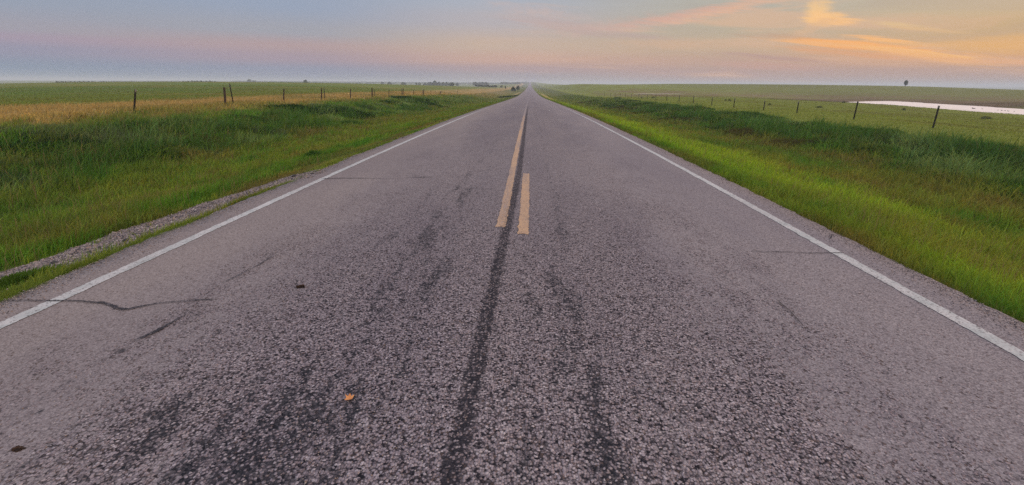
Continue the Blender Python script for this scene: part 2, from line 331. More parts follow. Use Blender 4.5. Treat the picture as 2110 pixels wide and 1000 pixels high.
def chip_look(t):
    """seal coat aggregate: returns colour, height. Coarse open chips in the lane's middle, worn smooth at the sides"""
    co_ = obj_co(t); x, y, z = t.sep(co_)
    ax = t.m('ABSOLUTE', t.m('ADD', x, .3))
    nb = t.noise(t.mapping(co_, (1.1, .5, 1)), 1.6, 4, .6)
    nf = t.noise(t.mapping(co_, (1.2, .7, 1)), 7., 3, .6)
    coarse = t.mr(t.m('ADD', t.m('SUBTRACT', 2.15, ax), t.m('ADD', t.m('MULTIPLY', t.m('SUBTRACT', nb, .5), 3.2), t.m('MULTIPLY', t.m('SUBTRACT', nf, .5), 1.8))), -.5, 1.2)
    coarse = t.m('MULTIPLY', coarse, t.mr(y, 8.5, 1.8, .30, 1.05))
    wob = t.noise(co_, 55, 2, .5, out=1)
    vec = t.n('ShaderNodeVectorMath', operation='MULTIPLY_ADD'); t.l(wob, vec.inputs[0]); vec.inputs[1].default_value = (.010, .010, 0); t.l(co_, vec.inputs[2])
    vv = t.voro(t.mapping(vec.outputs[0], (1, 1, 0)), 84)
    cell = t.sep(vv.outputs['Color'])
    v2 = t.voro(t.mapping(co_, (1, 1, 0)), 125); c2 = t.sep(v2.outputs['Color'])
    stone = t.ramp(cell[0], [(0, (.012, .012, .017)), (.12, (.030, .029, .038)), (.28, (.15, .13, .148)), (.6, (.250, .217, .240)), (.88, (.325, .29, .313)), (1, (.45, .41, .43))])
    stone = t.mix(t.m('MULTIPLY', t.mr(cell[1], .7, 1., 0, 1, False), .35), stone, (.30, .215, .185, 1))
    gap = t.mr(vv.outputs['Distance'], .46, .76)
    stone = t.mix(t.m('MULTIPLY', gap, .8), stone, (.012, .012, .017, 1))
    fine = t.ramp(c2[0], [(0, (.10, .090, .098)), (.25, (.165, .149, .158)), (.6, (.225, .203, .214)), (1, (.33, .305, .312))])
    fine = t.mix(.25, fine, (.212, .190, .202, 1))
    # odd single open chip in the smooth parts
    odd = t.m('MULTIPLY', t.mr(cell[2], .93, .96), t.mr(nf, .5, .62))
    fine = t.mix(t.m('MULTIPLY', odd, .7), fine, stone)
    cut = t.mr(t.m('ADD', t.m('MULTIPLY', coarse, 1.25), t.m('MULTIPLY', t.m('SUBTRACT', cell[1], .5), 1.5)), .15, 1.0)
    colr = t.mix(cut, fine, stone)
    # lane tints: a little browner and drier towards the left, bluer to the right
    big = t.noise(t.mapping(co_, (.8, .15, 1)), 1.1, 4, .55)
    colr = t.mix(t.m('MULTIPLY', t.mr(x, -1.2, -3.6), .35), colr, (.235, .20, .175, 1))
    colr = t.mix(t.mr(big, .35, .7, 0, .45), colr, t.mix(1, colr, (.80, .78, .84, 1), 'MULTIPLY'))
    colr = t.mix(t.mr(big, .62, .3, 0, .4), colr, t.mix(1, colr, (1.16, 1.12, 1.08, 1), 'MULTIPLY'))
    # bleeding binder: dark streaks along the wheel tracks
    stn = t.noise(t.mapping(co_, (2.6, .42, 1)), 2.3, 5, .62, .4)
    stc = t.noise(co_, 14, 4, .65)
    def band(c, wd): return t.m('EXPONENT', t.m('MULTIPLY', t.m('POWER', t.m('DIVIDE', t.m('SUBTRACT', x, c), wd), 2.), -1.))
    near = t.mr(y, 14, 2.5)
    tot = t.m('MULTIPLY', band(-.98, .42), t.mr(y, 12, 2.2, .28, .72))
    tot = t.m('ADD', tot, t.m('MULTIPLY', band(.38, .08), t.mr(y, 16, 3, .35, .62)))
    tot = t.m('ADD', tot, t.m('MULTIPLY', band(.12, .3), t.mr(y, 7, 1.5, .1, .7)))
    tot = t.m('ADD', tot, t.m('MULTIPLY', band(-2.38, .10), t.mr(y, 6, 1.5, .1, .55)))
    tot = t.m('ADD', tot, t.m('MULTIPLY', band(-1.6, .6), t.mr(y, 2.8, 1.2, .05, .75)))
    sm = t.m('ADD', t.m('MULTIPLY', tot, 1.05), t.m('ADD', t.m('MULTIPLY', t.m('SUBTRACT', stn, .55), 4.2), t.m('MULTIPLY', t.m('SUBTRACT', stc, .5), 2.6)))
    smask = t.m('MULTIPLY', t.mr(sm, .4, 1.0), t.m('MINIMUM', t.m('MULTIPLY', tot, 2.), 1.))
    smask = t.m('MULTIPLY', smask, t.mr(cell[2], .42, .66, .98, .2))
    colr = t.mix(t.m('MULTIPLY', smask, .85), colr, (.015, .018, .025, 1))
    # the tarred joint between the lanes
    xs = t.n('ShaderNodeFloatCurve'); t.l(t.m('DIVIDE', y, 40.), xs.inputs[1]); cu_ = xs.mapping.curves[0]
    pts = [(0, -.295), (1.4, -.285), (3, -.262), (4.7, -.232), (5.9, -.202), (8, -.168), (12, -.165), (40, -.165)]
    while len(cu_.points) < len(pts): cu_.points.new(.5, .5)
    for q, (a, b) in zip(cu_.points, pts): q.location = (a / 40, b + 1); q.handle_type = 'VECTOR'
    xs.mapping.update()
    jx = t.m('ABSOLUTE', t.m('SUBTRACT', x, t.m('ADD', t.m('SUBTRACT', xs.outputs[0], 1.), t.m('MULTIPLY', t.m('SUBTRACT', t.noise(co_, 3.1, 3), .5), .035))))
    jm = t.mr(t.m('ADD', jx, t.m('MULTIPLY', t.m('SUBTRACT', stc, .5), .09)), .066, .034)
    jm = t.m('MULTIPLY', jm, t.mr(y, 55, 22, .0, .92))
    jm = t.m('MULTIPLY', jm, t.mr(cell[1], .45, .75, 1., .25))
    colr = t.mix(jm, colr, (.020, .020, .027, 1))
    hgt = t.m('ADD', t.m('MULTIPLY', t.m('SUBTRACT', 1., vv.outputs['Distance']), t.m('MULTIPLY', cut, 1.)), t.m('MULTIPLY', t.m('SUBTRACT', 1., v2.outputs['Distance']), .22))
    hgt = t.m('ADD', hgt, t.m('MULTIPLY', cell[2], t.m('MULTIPLY', cut, .6)))
    return colr, hgt, cut, co_, nf, cell

M = {}
m, t, p, _ = material('road_chip_seal'); M['road'] = m
colr, hgt, cut, *_r = chip_look(t); t.l(colr, p.inputs['Base Color']); p.inputs['Roughness'].default_value = .9; p.inputs['Specular IOR Level'].default_value = .12
bump(t, p, hgt, 1., .009)

def paint(name, base, wear_lo, wear_hi, dirt):
    m, t, p, _ = material(name)
    colr, hgt, cut, co_, nf, cell = chip_look(t)
    n1 = t.noise(co_, 60, 3, .7); n2 = t.noise(t.mapping(co_, (3, .3, 1)), 1.5, 3, .6)
    y = t.sep(co_)[1]
    k = t.m('ADD', t.m('MULTIPLY', n1, .65), t.m('ADD', t.m('MULTIPLY', n2, .35), t.mr(y, 12, 50, 0, .16)))
    wear = t.mr(k, wear_lo, wear_hi)
    gap = t.m('MULTIPLY', t.mr(cell[0], .1, .02), .8)
    pc = t.mix(t.mr(t.noise(co_, 9, 4, .6), .3, .7), base, dirt)
    pc = t.mix(gap, pc, (.10, .09, .09, 1))
    t.l(t.mix(wear, pc, colr), p.inputs['Base Color']); bump(t, p, hgt, .6, .004); p.inputs['Roughness'].default_value = .75
    M[name] = m
paint('white_paint', (.46, .46, .46, 1), .49, .65, (.34, .37, .37, 1))
paint('yellow_paint', (.47, .31, .18, 1), .46, .62, (.40, .26, .16, 1))

m, t, p, out = material('crack_tar'); M['crack'] = m
co_ = obj_co(t); nn = t.noise(co_, 48, 3, .7); n2 = t.noise(co_, 6, 2)
vv = t.voro(co_, 82); t.l(t.ramp(t.sep(vv.outputs['Color'])[0], [(0, (.014, .014, .018)), (.8, (.032, .031, .038)), (1, (.12, .11, .12))]), p.inputs['Base Color'])
tr = t.n('ShaderNodeBsdfTransparent'); ms = t.n('ShaderNodeMixShader')
uv = t.n('ShaderNodeAttribute', attribute_name='Col').outputs['Color']; ed = t.sep(uv)[0]
al = t.mr(t.m('ADD', t.m('MULTIPLY', ed, .9), t.m('ADD', t.m('MULTIPLY', t.m('SUBTRACT', nn, .5), 1.3), t.m('MULTIPLY', t.m('SUBTRACT', n2, .5), .8))), .35, .62)
t.l(t.m('MULTIPLY', al, .97), ms.inputs[0]); t.l(tr.outputs[0], ms.inputs[1]); t.l(p.outputs[0], ms.inputs[2]); t.l(ms.outputs[0], out.inputs[0])

m, t, p, _ = material('ground_cover'); M['ground'] = m
co_ = obj_co(t); at = t.n('ShaderNodeAttribute', attribute_name='Col').outputs['Color']
n1 = t.noise(t.mapping(co_, (1, 1, 0)), .35, 6, .65); n2 = t.noise(t.mapping(co_, (1, 1, 0)), 3.5, 5, .7); n3 = t.noise(t.mapping(co_, (1, 1, 0)), 28, 3, .7)
n0 = t.noise(t.mapping(co_, (1, .5, 0), rot=(0, 0, .3)), .03, 4, .6)
k = t.m('ADD', t.m('MULTIPLY', n1, .7), t.m('ADD', t.m('MULTIPLY', n2, .6), t.m('ADD', t.m('MULTIPLY', n3, .5), t.m('MULTIPLY', n0, .5))))
k = t.mr(k, .75, 1.55, .62, 1.42, False)
c_ = t.n('ShaderNodeVectorMath', operation='SCALE'); t.l(at, c_.inputs[0]); t.l(k, c_.inputs['Scale'])
t.l(c_.outputs[0], p.inputs['Base Color']); p.inputs['Specular IOR Level'].default_value = .05; p.inputs['Roughness'].default_value = 1
bump(t, p, t.m('ADD', n2, t.m('MULTIPLY', n3, .3)), .5, .25)

m = bpy.data.materials.new('grass_blades'); m.use_nodes = True; t = NT(m.node_tree); M['grass'] = m
out = t.n('ShaderNodeOutputMaterial'); at = t.n('ShaderNodeAttribute', attribute_name='Col').outputs['Color']
d_ = t.n('ShaderNodeBsdfDiffuse'); tl_ = t.n('ShaderNodeBsdfTranslucent'); ms = t.n('ShaderNodeMixShader'); ms.inputs[0].default_value = .35
t.l(at, d_.inputs[0]); t.l(at, tl_.inputs[0]); t.l(d_.outputs[0], ms.inputs[1]); t.l(tl_.outputs[0], ms.inputs[2]); t.l(ms.outputs[0], out.inputs[0])

m, t, p, _ = material('stone_chips'); M['stones'] = m
at = t.n('ShaderNodeAttribute', attribute_name='Col').outputs['Color']; t.l(at, p.inputs['Base Color'])
bump(t, p, t.noise(obj_co(t), 180, 3), .4, .004)

def simple(name, c0, c1, scale=20, rough=.85, metal=0, bm=.3):
    m, t, p, _ = material(name); co_ = obj_co(t)
    t.l(t.mix(t.mr(t.noise(co_, scale, 4, .65), .35, .65), c0, c1), p.inputs['Base Color']); p.inputs['Roughness'].default_value = rough
    p.inputs['Metallic'].default_value = metal; bump(t, p, t.noise(co_, scale * 3, 3), bm, .01); M[name] = m
simple('weathered_wood', (.032, .022, .017, 1), (.075, .050, .036, 1), 14)
simple('steel_post', (.014, .018, .016, 1), (.035, .026, .02, 1), 18, .6)
simple('steel_cap', (.30, .29, .27, 1), (.2, .18, .16, 1), 30, .6)
simple('wire', (.06, .05, .045, 1), (.12, .11, .10, 1), 30, .6, .6)
simple('bark', (.035, .028, .02, 1), (.06, .048, .036, 1), 6)
simple('dry_leaf', (.60, .29, .11, 1), (.45, .17, .06, 1), 60, .7)
simple('dirt_clod', (.05, .026, .014, 1), (.016, .011, .009, 1), 50, .95)
simple('dark_rock', (.018, .018, .02, 1), (.05, .045, .05, 1), 40, .8)
simple('bird_dark', (.035, .028, .024, 1), (.06, .05, .04, 1), 8, .7)
simple('bird_bill', (.09, .07, .03, 1), (.06, .05, .03, 1), 8, .6)
def leafmat(name, a, b):
    m, t, p, out = material(name); co_ = obj_co(t)
    at = t.n('ShaderNodeAttribute', attribute_name='Col').outputs['Color']
    cc = t.mix(t.sep(at)[0], a, b); p.inputs['Roughness'].default_value = .8; p.inputs['Specular IOR Level'].default_value = .1
    t.l(cc, p.inputs['Base Color']); M[name] = m
leafmat('tree_leaves', (.020, .038, .014, 1), (.060, .090, .030, 1))
leafmat('olive_leaves', (.045, .06, .022, 1), (.10, .12, .04, 1))
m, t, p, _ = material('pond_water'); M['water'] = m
p.inputs['Base Color'].default_value = (.70, .63, .58, 1); p.inputs['Roughness'].default_value = .5; p.inputs['Specular IOR Level'].default_value = .5; p.inputs['IOR'].default_value = 1.333  # pale base colour carries part of the bright sky reflection
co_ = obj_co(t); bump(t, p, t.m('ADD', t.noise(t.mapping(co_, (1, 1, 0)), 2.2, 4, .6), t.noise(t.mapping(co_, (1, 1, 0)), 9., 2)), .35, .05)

# ------------------------------------------------------------------ the ground sheet
def axis(segs):
    out = [segs[0][0]]
    for a, b, s0, g in segs:
        x = a; s = s0
        while x < b - 1e-6: x = min(b, x + s); out.append(x); s *= g
    return np.array(out)
xp = axis([(0, 3.2, .8, 1), (3.2, 6, .07, 1), (6, 26, .25, 1), (26, 60, .5, 1.02), (60, 5000, 1.6, 1.07)])
xs_ = np.concatenate([-xp[::-1], xp[1:]])
yp = axis([(0, 20, .12, 1), (20, 60, .3, 1.01), (60, 300, .8, 1.012), (300, 5200, 4, 1.03)])
yn = axis([(0, 20, .6, 1.05), (20, 3000, 2, 1.12)])
ys_ = np.concatenate([-yn[::-1], yp[1:]])
GX, GY = np.meshgrid(xs_, ys_)
GZ = np.empty_like(GX)
for i in range(0, len(ys_), 50): GZ[i:i + 50] = ground_z(GX[i:i + 50], GY[i:i + 50])
# keep the sheet clear below the pavement
GZ = np.where((GX > XL + .12) & (GX < XR - .12), GZ - .10, GZ)
# pond basin
from mathutils.geometry import intersect_point_line
def inside(x, y):
    r = np.zeros(np.shape(x), bool); j = len(pe) - 1
    for i in range(len(pe)):
        cnd = ((pe[i, 1] > y) != (pe[j, 1] > y)) & (x < (pe[j, 0] - pe[i, 0]) * (y - pe[i, 1]) / (pe[j, 1] - pe[i, 1] + 1e-12) + pe[i, 0]); r ^= cnd; j = i
    return r
def basin(x, y, z):
    sd = np.where(inside(x, y), -1, 1) * pond_dist(x, y) + (fbm(x * .3, y * .3, 90) - .5) * 1.2
    inn = sstep(-sd, 0, 3)
    z2 = z * (1 - inn) + (POND_Z - .5) * inn
    rim = (sd > 0) & (sd < 12)
    z2 = np.where(rim, np.maximum(z2, POND_Z + .03 + .012 * np.clip(sd, 0, 12)), z2)
    z2 = np.where(sd <= 0, np.minimum(z2, POND_Z - .02 - .1 * np.clip(-sd, 0, 4)), z2)
    return z2
bm_ = (GX > 40) & (GX < 200) & (GY > 20) & (GY < 220)
GZ[bm_] = basin(GX[bm_], GY[bm_], GZ[bm_])
gcol, gh = zone(GX, GY)
gcol = gcol * np.array([1.12, 1.2, 1.08])
gm = gravel_mask(GX, GY)[..., None]
gcol = gcol * (1 - gm) + np.array([.125, .108, .104]) * gm
near = ((np.abs(GX) < 20) & (gm[..., 0] < .3))[..., None]
gcol = np.where(near, gcol * .8 + np.array([.02, .014, .006]), gcol)
gme = grid_mesh('ground', GX, GY, GZ)
g = link('ground', gme, M['ground'], None, True, gcol.reshape(-1, 3)); tag(g, 'green and tan prairie with roadside ditches running to the horizon', 'ground', kind='structure')

# ------------------------------------------------------------------ the road
def crown(x): return -.016 * np.abs(np.asarray(x) + .235)
ry = axis([(-60, 0, 2, 1), (0, 14, .06, 1), (14, 40, .2, 1.02), (40, 2500, .8, 1.03)])
nx_ = 30
jl = (fbm(ry * 3., ry * 0, 71, 4) - .5) * .11 + (vnoise(ry * 14., ry * 0, 72) - .5) * .035; jr = (fbm(ry * 3., ry * 0, 73, 4) - .5) * .08 + (vnoise(ry * 14., ry * 0, 74) - .5) * .035
rows = []
for k in range(nx_ + 1):
    s = k / nx_; rows.append((XL + jl) * (1 - s) + (XR + jr) * s)
RX = np.stack(rows, 1); RYY = np.repeat(ry[:, None], nx_ + 1, 1); RZZ = zroad(RYY) + crown(RX)
RX = np.concatenate([RX[:, :1] - .02, RX, RX[:, -1:] + .02], 1); RYY = np.concatenate([RYY[:, :1], RYY, RYY[:, :1]], 1)
RZZ = np.concatenate([RZZ[:, :1] - .12, RZZ, RZZ[:, -1:] - .12], 1)
ro = link('road', grid_mesh('road', RX, RYY, RZZ), M['road'], None, True); tag(ro, 'worn two lane chip seal road running straight to the horizon', 'road', kind='structure')

def stripe(name, xc, wd, y0, y1, mat, label, cat='road marking', lift=.004, ends=.0):
    yy = axis([(y0, min(y1, 14), .03, 1)] + ([(14, min(y1, 60), .25, 1.01)] if y1 > 14 else []) + ([(60, y1, 1.5, 1.03)] if y1 > 60 else []))
    e1 = (vnoise(yy * 22, yy * 0, 5) - .5) * .016 + (fbm(yy * 3, yy * 0, 15) - .5) * .014; e2 = (vnoise(yy * 22, yy * 0, 6) - .5) * .016 + (fbm(yy * 3, yy * 0, 16) - .5) * .014
    X = np.stack([xc - wd / 2 + e1, np.full_like(yy, xc), xc + wd / 2 + e2], 1); Y = np.repeat(yy[:, None], 3, 1)
    Y[0] += np.array([0, .02, -.01]); Y[-1] += np.array([.02, -.01, .015])
    o = link(name, grid_mesh(name, X, Y, zroad(Y) + crown(X) + lift), M[mat]); tag(o, label, cat, kind='structure'); return o
stripe('edge_line', -3.50, .105, -20, 90, 'white_paint', 'worn white edge line along the left side of the road')
stripe('edge_line', 3.03, .105, -20, 90, 'white_paint', 'worn white edge line along the right side of the road')
stripe('yellow_line', -.292, .108, 4.85, 80, 'yellow_paint', 'faded solid yellow centre line left of the dark joint')
stripe('yellow_dash', -.042, .115, 4.62, 8.12, 'yellow_paint', 'single short yellow centre dash right of the dark joint')

def crack(pts, widths, label):
    V = []; Fc = []; Cc = []
    P = np.array([on_z(a, b, -.03)[:2] for a, b in pts]); d = np.concatenate([[0], np.cumsum(np.hypot(*np.diff(P, axis=0).T))])
    s = np.arange(0, d[-1], .02); X = np.interp(s, d, P[:, 0]); Y = np.interp(s, d, P[:, 1]); Wd = np.interp(s, d, widths) * (.7 + .6 * vnoise(s * 9, s * 0, 3))
    Y = Y + (fbm(s * 4.2, s * 0, 31, 5) - .5) * .08; X = X + (fbm(s * 3.2, s * 0, 37) - .5) * .04
    tx = np.gradient(X); ty = np.gradient(Y); L = np.hypot(tx, ty); nx, ny = -ty / L, tx / L
    for i in range(len(s)):
        for k, q in ((-1, 0), (0, 1), (1, 0)):
            x = X[i] + nx[i] * k * Wd[i] * .9; y = Y[i] + ny[i] * k * Wd[i] * .9
            V.append((x, y, float(zroad(y) + crown(x)) + .009)); e = min(1, i / 6, (len(s) - 1 - i) / 6); Cc.append((q * e, 0, 0))
    for i in range(len(s) - 1):
        for k in range(2): a = i * 3 + k; Fc.append((a, a + 1, a + 4, a + 3))
    o = mesh_obj('crack', V, Fc, M['crack'], cols=np.array(Cc, float)); tag(o, label, 'road crack', kind='structure')
crack([(-60, 612), (60, 615), (150, 616), (215, 619), (240, 631), (262, 634), (330, 624), (400, 619), (440, 617), (475, 613)], [.009, .012, .015, .022, .045, .026, .015, .014, .016, .008], 'dark jagged crack crossing the left edge line in the foreground')
crack([(655, 366), (700, 365), (760, 366), (820, 367), (850, 366), (895, 365), (900, 365)], [.03, .034, .02, .004, .02, .03, .01], 'thin straight crack across the left lane by the edge line')
crack([(1535, 517), (1600, 517), (1660, 519), (1700, 518), (1742, 516), (1756, 516)], [.004, .016, .008, .014, .02, .008], 'short thin crack reaching the right edge line')
crack([(1708, 493), (1712, 482), (1722, 476)], [.008, .016, .008], 'tiny crack outside the right edge line')
crack([(258, 712), (300, 692), (330, 678), (372, 655), (400, 640)], [.01, .028, .035, .018, .008], 'dark broken joint patch in the left lane below the long crack')
crack([(440, 590), (490, 568), (535, 545), (570, 522)], [.008, .012, .014, .006], 'faint broken joint in the left lane above the long crack')
crack([(150, 790), (175, 777), (205, 767)], [.012, .05, .012], 'small dark oval tar spot in the left lane')
crack([(1590, 612), (1625, 640), (1650, 668), (1668, 690)], [.006, .012, .008, .004], 'faint diagonal crack in the right lane')

# ------------------------------------------------------------------ water
mid = pe.mean(0)
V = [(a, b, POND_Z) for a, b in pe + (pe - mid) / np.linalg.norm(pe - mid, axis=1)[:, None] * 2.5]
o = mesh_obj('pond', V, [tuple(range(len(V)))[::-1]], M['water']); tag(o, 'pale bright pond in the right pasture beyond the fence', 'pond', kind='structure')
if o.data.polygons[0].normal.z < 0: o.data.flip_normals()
sz = -2.62
sp = [on_z(a, b, -2.5) for a, b in [(1302, 200.5), (1340, 200.2), (1409, 200.4), (1412, 200.6), (1360, 200.9), (1310, 200.8)]]
gz_ = max(float(ground_z(q[0], q[1])) for q in sp)
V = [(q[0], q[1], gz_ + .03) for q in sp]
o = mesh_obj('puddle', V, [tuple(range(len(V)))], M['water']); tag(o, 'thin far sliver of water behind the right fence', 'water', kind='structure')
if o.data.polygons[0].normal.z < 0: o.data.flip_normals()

# ------------------------------------------------------------------ grass: real blades, finer close by, coarser far off
def blades(name, x, y, h, wd, col, label, lean=.55, cat='grass'):
    N = len(x); z = ground_z(x, y) - .01
    a = rng.uniform(0, 2 * np.pi, N); la = rng.normal(.6, 1.2, N); ll = np.abs(rng.normal(0, lean, N)) * h
    dx, dy = np.cos(a) * wd / 2, np.sin(a) * wd / 2; lx, ly = np.cos(la) * ll, np.sin(la) * ll
    V = np.empty((N, 5, 3)); B = np.stack([x, y, z], 1)
    V[:, 0] = B + np.stack([-dx, -dy, 0 * h], 1); V[:, 1] = B + np.stack([dx, dy, 0 * h], 1)
    Mi = B + np.stack([lx * .35, ly * .35, h * .6], 1)
    V[:, 2] = Mi + np.stack([dx * .8, dy * .8, 0 * h], 1); V[:, 3] = Mi - np.stack([dx * .8, dy * .8, 0 * h], 1)
    V[:, 4] = B + np.stack([lx, ly, h], 1)
    b = np.arange(N)[:, None] * 5; loops = (b + np.array([0, 1, 2, 3, 3, 2, 4])).ravel()
    st = (np.arange(N)[:, None] * 7 + np.array([0, 4])).ravel(); tt = np.tile([4, 3], N)
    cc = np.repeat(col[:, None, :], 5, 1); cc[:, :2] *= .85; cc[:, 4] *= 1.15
    me = np_mesh(name, V.reshape(-1, 3), loops, st, tt)
    o = link(name, me, M['grass'], None, False, cc.reshape(-1, 3)); tag(o, label, cat, kind='stuff'); return o
def sample(N, d0, d1, power=1.0):
    u = rng.uniform(0, 1, N); d = d0 * (d1 / d0) ** u; a = R(1) * rng.uniform(-66, 66, N) - .03
    return d * np.sin(a), d * np.cos(a), d
BR = np.array([1.68, 1.86, 1.4])
def scatter(name, N, d0, d1, filt, label, hs=1., ws=1., cs=1., lean=.55, vv=.27):
    x, y, d = sample(N, d0, d1); k = filt(x, y); x, y, d = x[k], y[k], d[k]
    c, h = zone(x, y); gk = gravel_mask(x, y); k = (gk < .35) | (rng.uniform(0, 1, len(x)) < .015); x, y, d, c, h = x[k], y[k], d[k], c[k], h[k]
    # ragged start next to the pavement
    var = rng.normal(1, vv, len(x))[:, None]; hue = rng.normal(0, .12 if vv > .2 else .05, len(x)); c = np.clip(c * var * np.stack([1 + hue, 1 + 0 * hue, 1 - hue], 1) * cs, .004, .9)
    dry = rng.uniform(0, 1, len(x)) < .03; c[dry] = c[dry] * .4 + np.array([.20, .16, .075]) * .6
    hh = h * hs * rng.uniform(.5, 1.35, len(x)) * (.55 + .9 * fbm(x * 2.6, y * 2.2, 201, 2)); wd = np.maximum(.003, d * .0008) * rng.uniform(.7, 1.5, len(x)) * ws
    return blades(name, x, y, hh, wd, c, label, lean)
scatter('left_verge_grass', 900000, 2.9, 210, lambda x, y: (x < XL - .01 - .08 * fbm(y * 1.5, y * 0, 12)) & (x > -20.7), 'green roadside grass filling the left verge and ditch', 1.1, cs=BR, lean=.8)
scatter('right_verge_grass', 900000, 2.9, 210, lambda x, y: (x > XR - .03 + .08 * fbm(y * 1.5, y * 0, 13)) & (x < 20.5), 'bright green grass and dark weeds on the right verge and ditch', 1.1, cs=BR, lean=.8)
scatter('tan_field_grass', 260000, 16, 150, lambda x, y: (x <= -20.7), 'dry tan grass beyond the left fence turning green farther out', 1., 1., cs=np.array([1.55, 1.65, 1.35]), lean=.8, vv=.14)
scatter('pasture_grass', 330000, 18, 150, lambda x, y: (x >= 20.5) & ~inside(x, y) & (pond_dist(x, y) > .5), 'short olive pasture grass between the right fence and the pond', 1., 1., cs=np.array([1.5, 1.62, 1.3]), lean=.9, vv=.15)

# grass right beside and behind the camera's position
x = rng.uniform(3.4, 10, 260000) * np.where(rng.uniform(0, 1, 260000) < .5, -1, 1); y = rng.uniform(-5, 4, 260000)
k = ((x < XL - .02) | (x > XR + .02)) & ((np.hypot(x, y) < 3.4) | (np.abs(np.arctan2(x, y) + .03) > R(64))); x, y = x[k], y[k]; c, h = zone(x, y); k = gravel_mask(x, y) < .35; x, y, c, h = x[k], y[k], c[k], h[k]
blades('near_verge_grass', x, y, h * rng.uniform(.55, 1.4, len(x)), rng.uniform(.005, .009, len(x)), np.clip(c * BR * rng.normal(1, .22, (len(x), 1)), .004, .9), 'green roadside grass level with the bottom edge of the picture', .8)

# tall weeds in clumps on the ditch back slopes
def weeds(name, spots, label):
    X = []; Y = []; H = []; Cc = []; Wd = []
    for (cx, cy, r, hh, cc, nb) in spots:
        rr = r * np.sqrt(rng.uniform(0, 1, nb)); aa = rng.uniform(0, 2 * np.pi, nb); X.append(cx + rr * np.cos(aa) * 1.5); Y.append(cy + rr * np.sin(aa))
        H.append(hh * (1 - .6 * (rr / r) ** 2) * rng.uniform(.7, 1.2, nb)); Cc.append(np.array(cc) * rng.normal(1, .15, nb)[:, None]); Wd.append(np.full(nb, max(.007, math.hypot(cx, cy) * .0009)))
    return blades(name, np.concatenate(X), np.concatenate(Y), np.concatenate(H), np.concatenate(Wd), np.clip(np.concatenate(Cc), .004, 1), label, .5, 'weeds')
DG, PG, MG = (.026, .068, .016), (.12, .165, .07), (.065, .13, .028)
sp = []
for a, b, z, r, hh, cc in [(150, 300, -.45, 1.0, .5, DG), (300, 305, -.5, .9, .55, DG), (235, 318, -.6, 1.1, .5, DG), (60, 310, -.5, 1.2, .45, DG), (330, 262, -.2, 1.0, .5, DG), (400, 258, -.2, .8, .4, DG), (215, 275, -.3, 1.1, .5, PG),
                           (270, 292, -.5, .8, .5, PG), (340, 300, -.5, .8, .45, PG), (130, 280, -.3, 1.1, .45, PG), (470, 262, -.3, .9, .5, DG), (420, 285, -.4, .8, .4, (.10, .09, .04)), (640, 225, -.4, 1.2, .6, DG), (712, 229, -.5, 1.3, .7, DG), (690, 222, -.4, 1.2, .6, PG),
                           (600, 225, -.4, 1., .45, DG), (845, 205, -.6, 1.6, .6, DG), (862, 203, -.6, 1.6, .6, DG), (885, 212, -.9, 1.4, .6, DG), (1045, 197, -2.3, 2.0, .9, DG), (520, 300, -.7, .8, .35, (.1, .09, .03))]:
    q = on_ground(a, b + 4); sp.append((q[0], q[1], r * 1.25, hh * .62, (.017, .05, .013) if cc is DG else cc, 1900))
for i in range(46):
    y = 8 * (80 / 8) ** random.random(); x = -random.uniform(11.5, 16.6); sp.append((x, y, random.uniform(.4, 1.2), random.uniform(.2, .32), random.choice([DG, MG, MG, MG, PG, (.09, .14, .03)]), 800))
weeds('left_ditch_weeds', sp, 'dark weed clumps with pale tips on the far slope of the left ditch')
sp = []
for i in range(190):
    y = 7 * (110 / 7) ** random.random(); x = random.uniform(12.3, 19.2) + (.6 if y < 20 else 0); cc = random.choice([DG, DG, DG, (.03, .06, .016), MG, (.07, .10, .045)] if x > 13.5 else [DG, MG, (.08, .07, .025)])
    sp.append((x, y, random.uniform(.6, 1.6), random.uniform(.26, .45), cc, 900))
weeds('right_ditch_weeds', sp, 'dark green weed bank along the far slope of the right ditch')
# seed heads and thin dry stalks standing above the grass
x, y, d = sample(16000, 3.5, 45); k = ((x < -4.4) & (x > -19)) | ((x > 4.2) & (x < 13)); x, y, d = x[k], y[k], d[k]
k = fbm(x * .5, y * .4, 99) > .52; x, y, d = x[k], y[k], d[k]; c, h = zone(x, y)
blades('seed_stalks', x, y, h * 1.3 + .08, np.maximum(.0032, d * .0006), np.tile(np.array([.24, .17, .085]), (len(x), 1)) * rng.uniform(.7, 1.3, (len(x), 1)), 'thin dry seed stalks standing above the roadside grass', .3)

yy = 2.7 * (9.5 / 2.7) ** rng.uniform(0, 1, 60000); xx = rng.uniform(-4.3, -3.86, 60000); inn = np.interp(yy, [2.7, 4, 6, 8, 9.5], [4.22, 4.12, 4.12, 3.98, 3.9]) + (fbm(yy * 2.5, xx * 2, 17) - .5) * .22
k = (-xx < inn) & (fbm(xx * 4, yy * 1.6, 19) > .46) & (-xx > 3.93 + (fbm(yy * 5, yy * 0, 23) - .5) * .12); xx, yy = xx[k], yy[k]
blades('edge_grass', xx, yy, rng.uniform(.03, .085, len(xx)), np.full(len(xx), .0045), np.clip(np.array([.15, .21, .035]) * rng.normal(1, .22, (len(xx), 1)), .01, 1), 'thin yellow green grass strip between the left pavement edge and the bare gravel', .9)

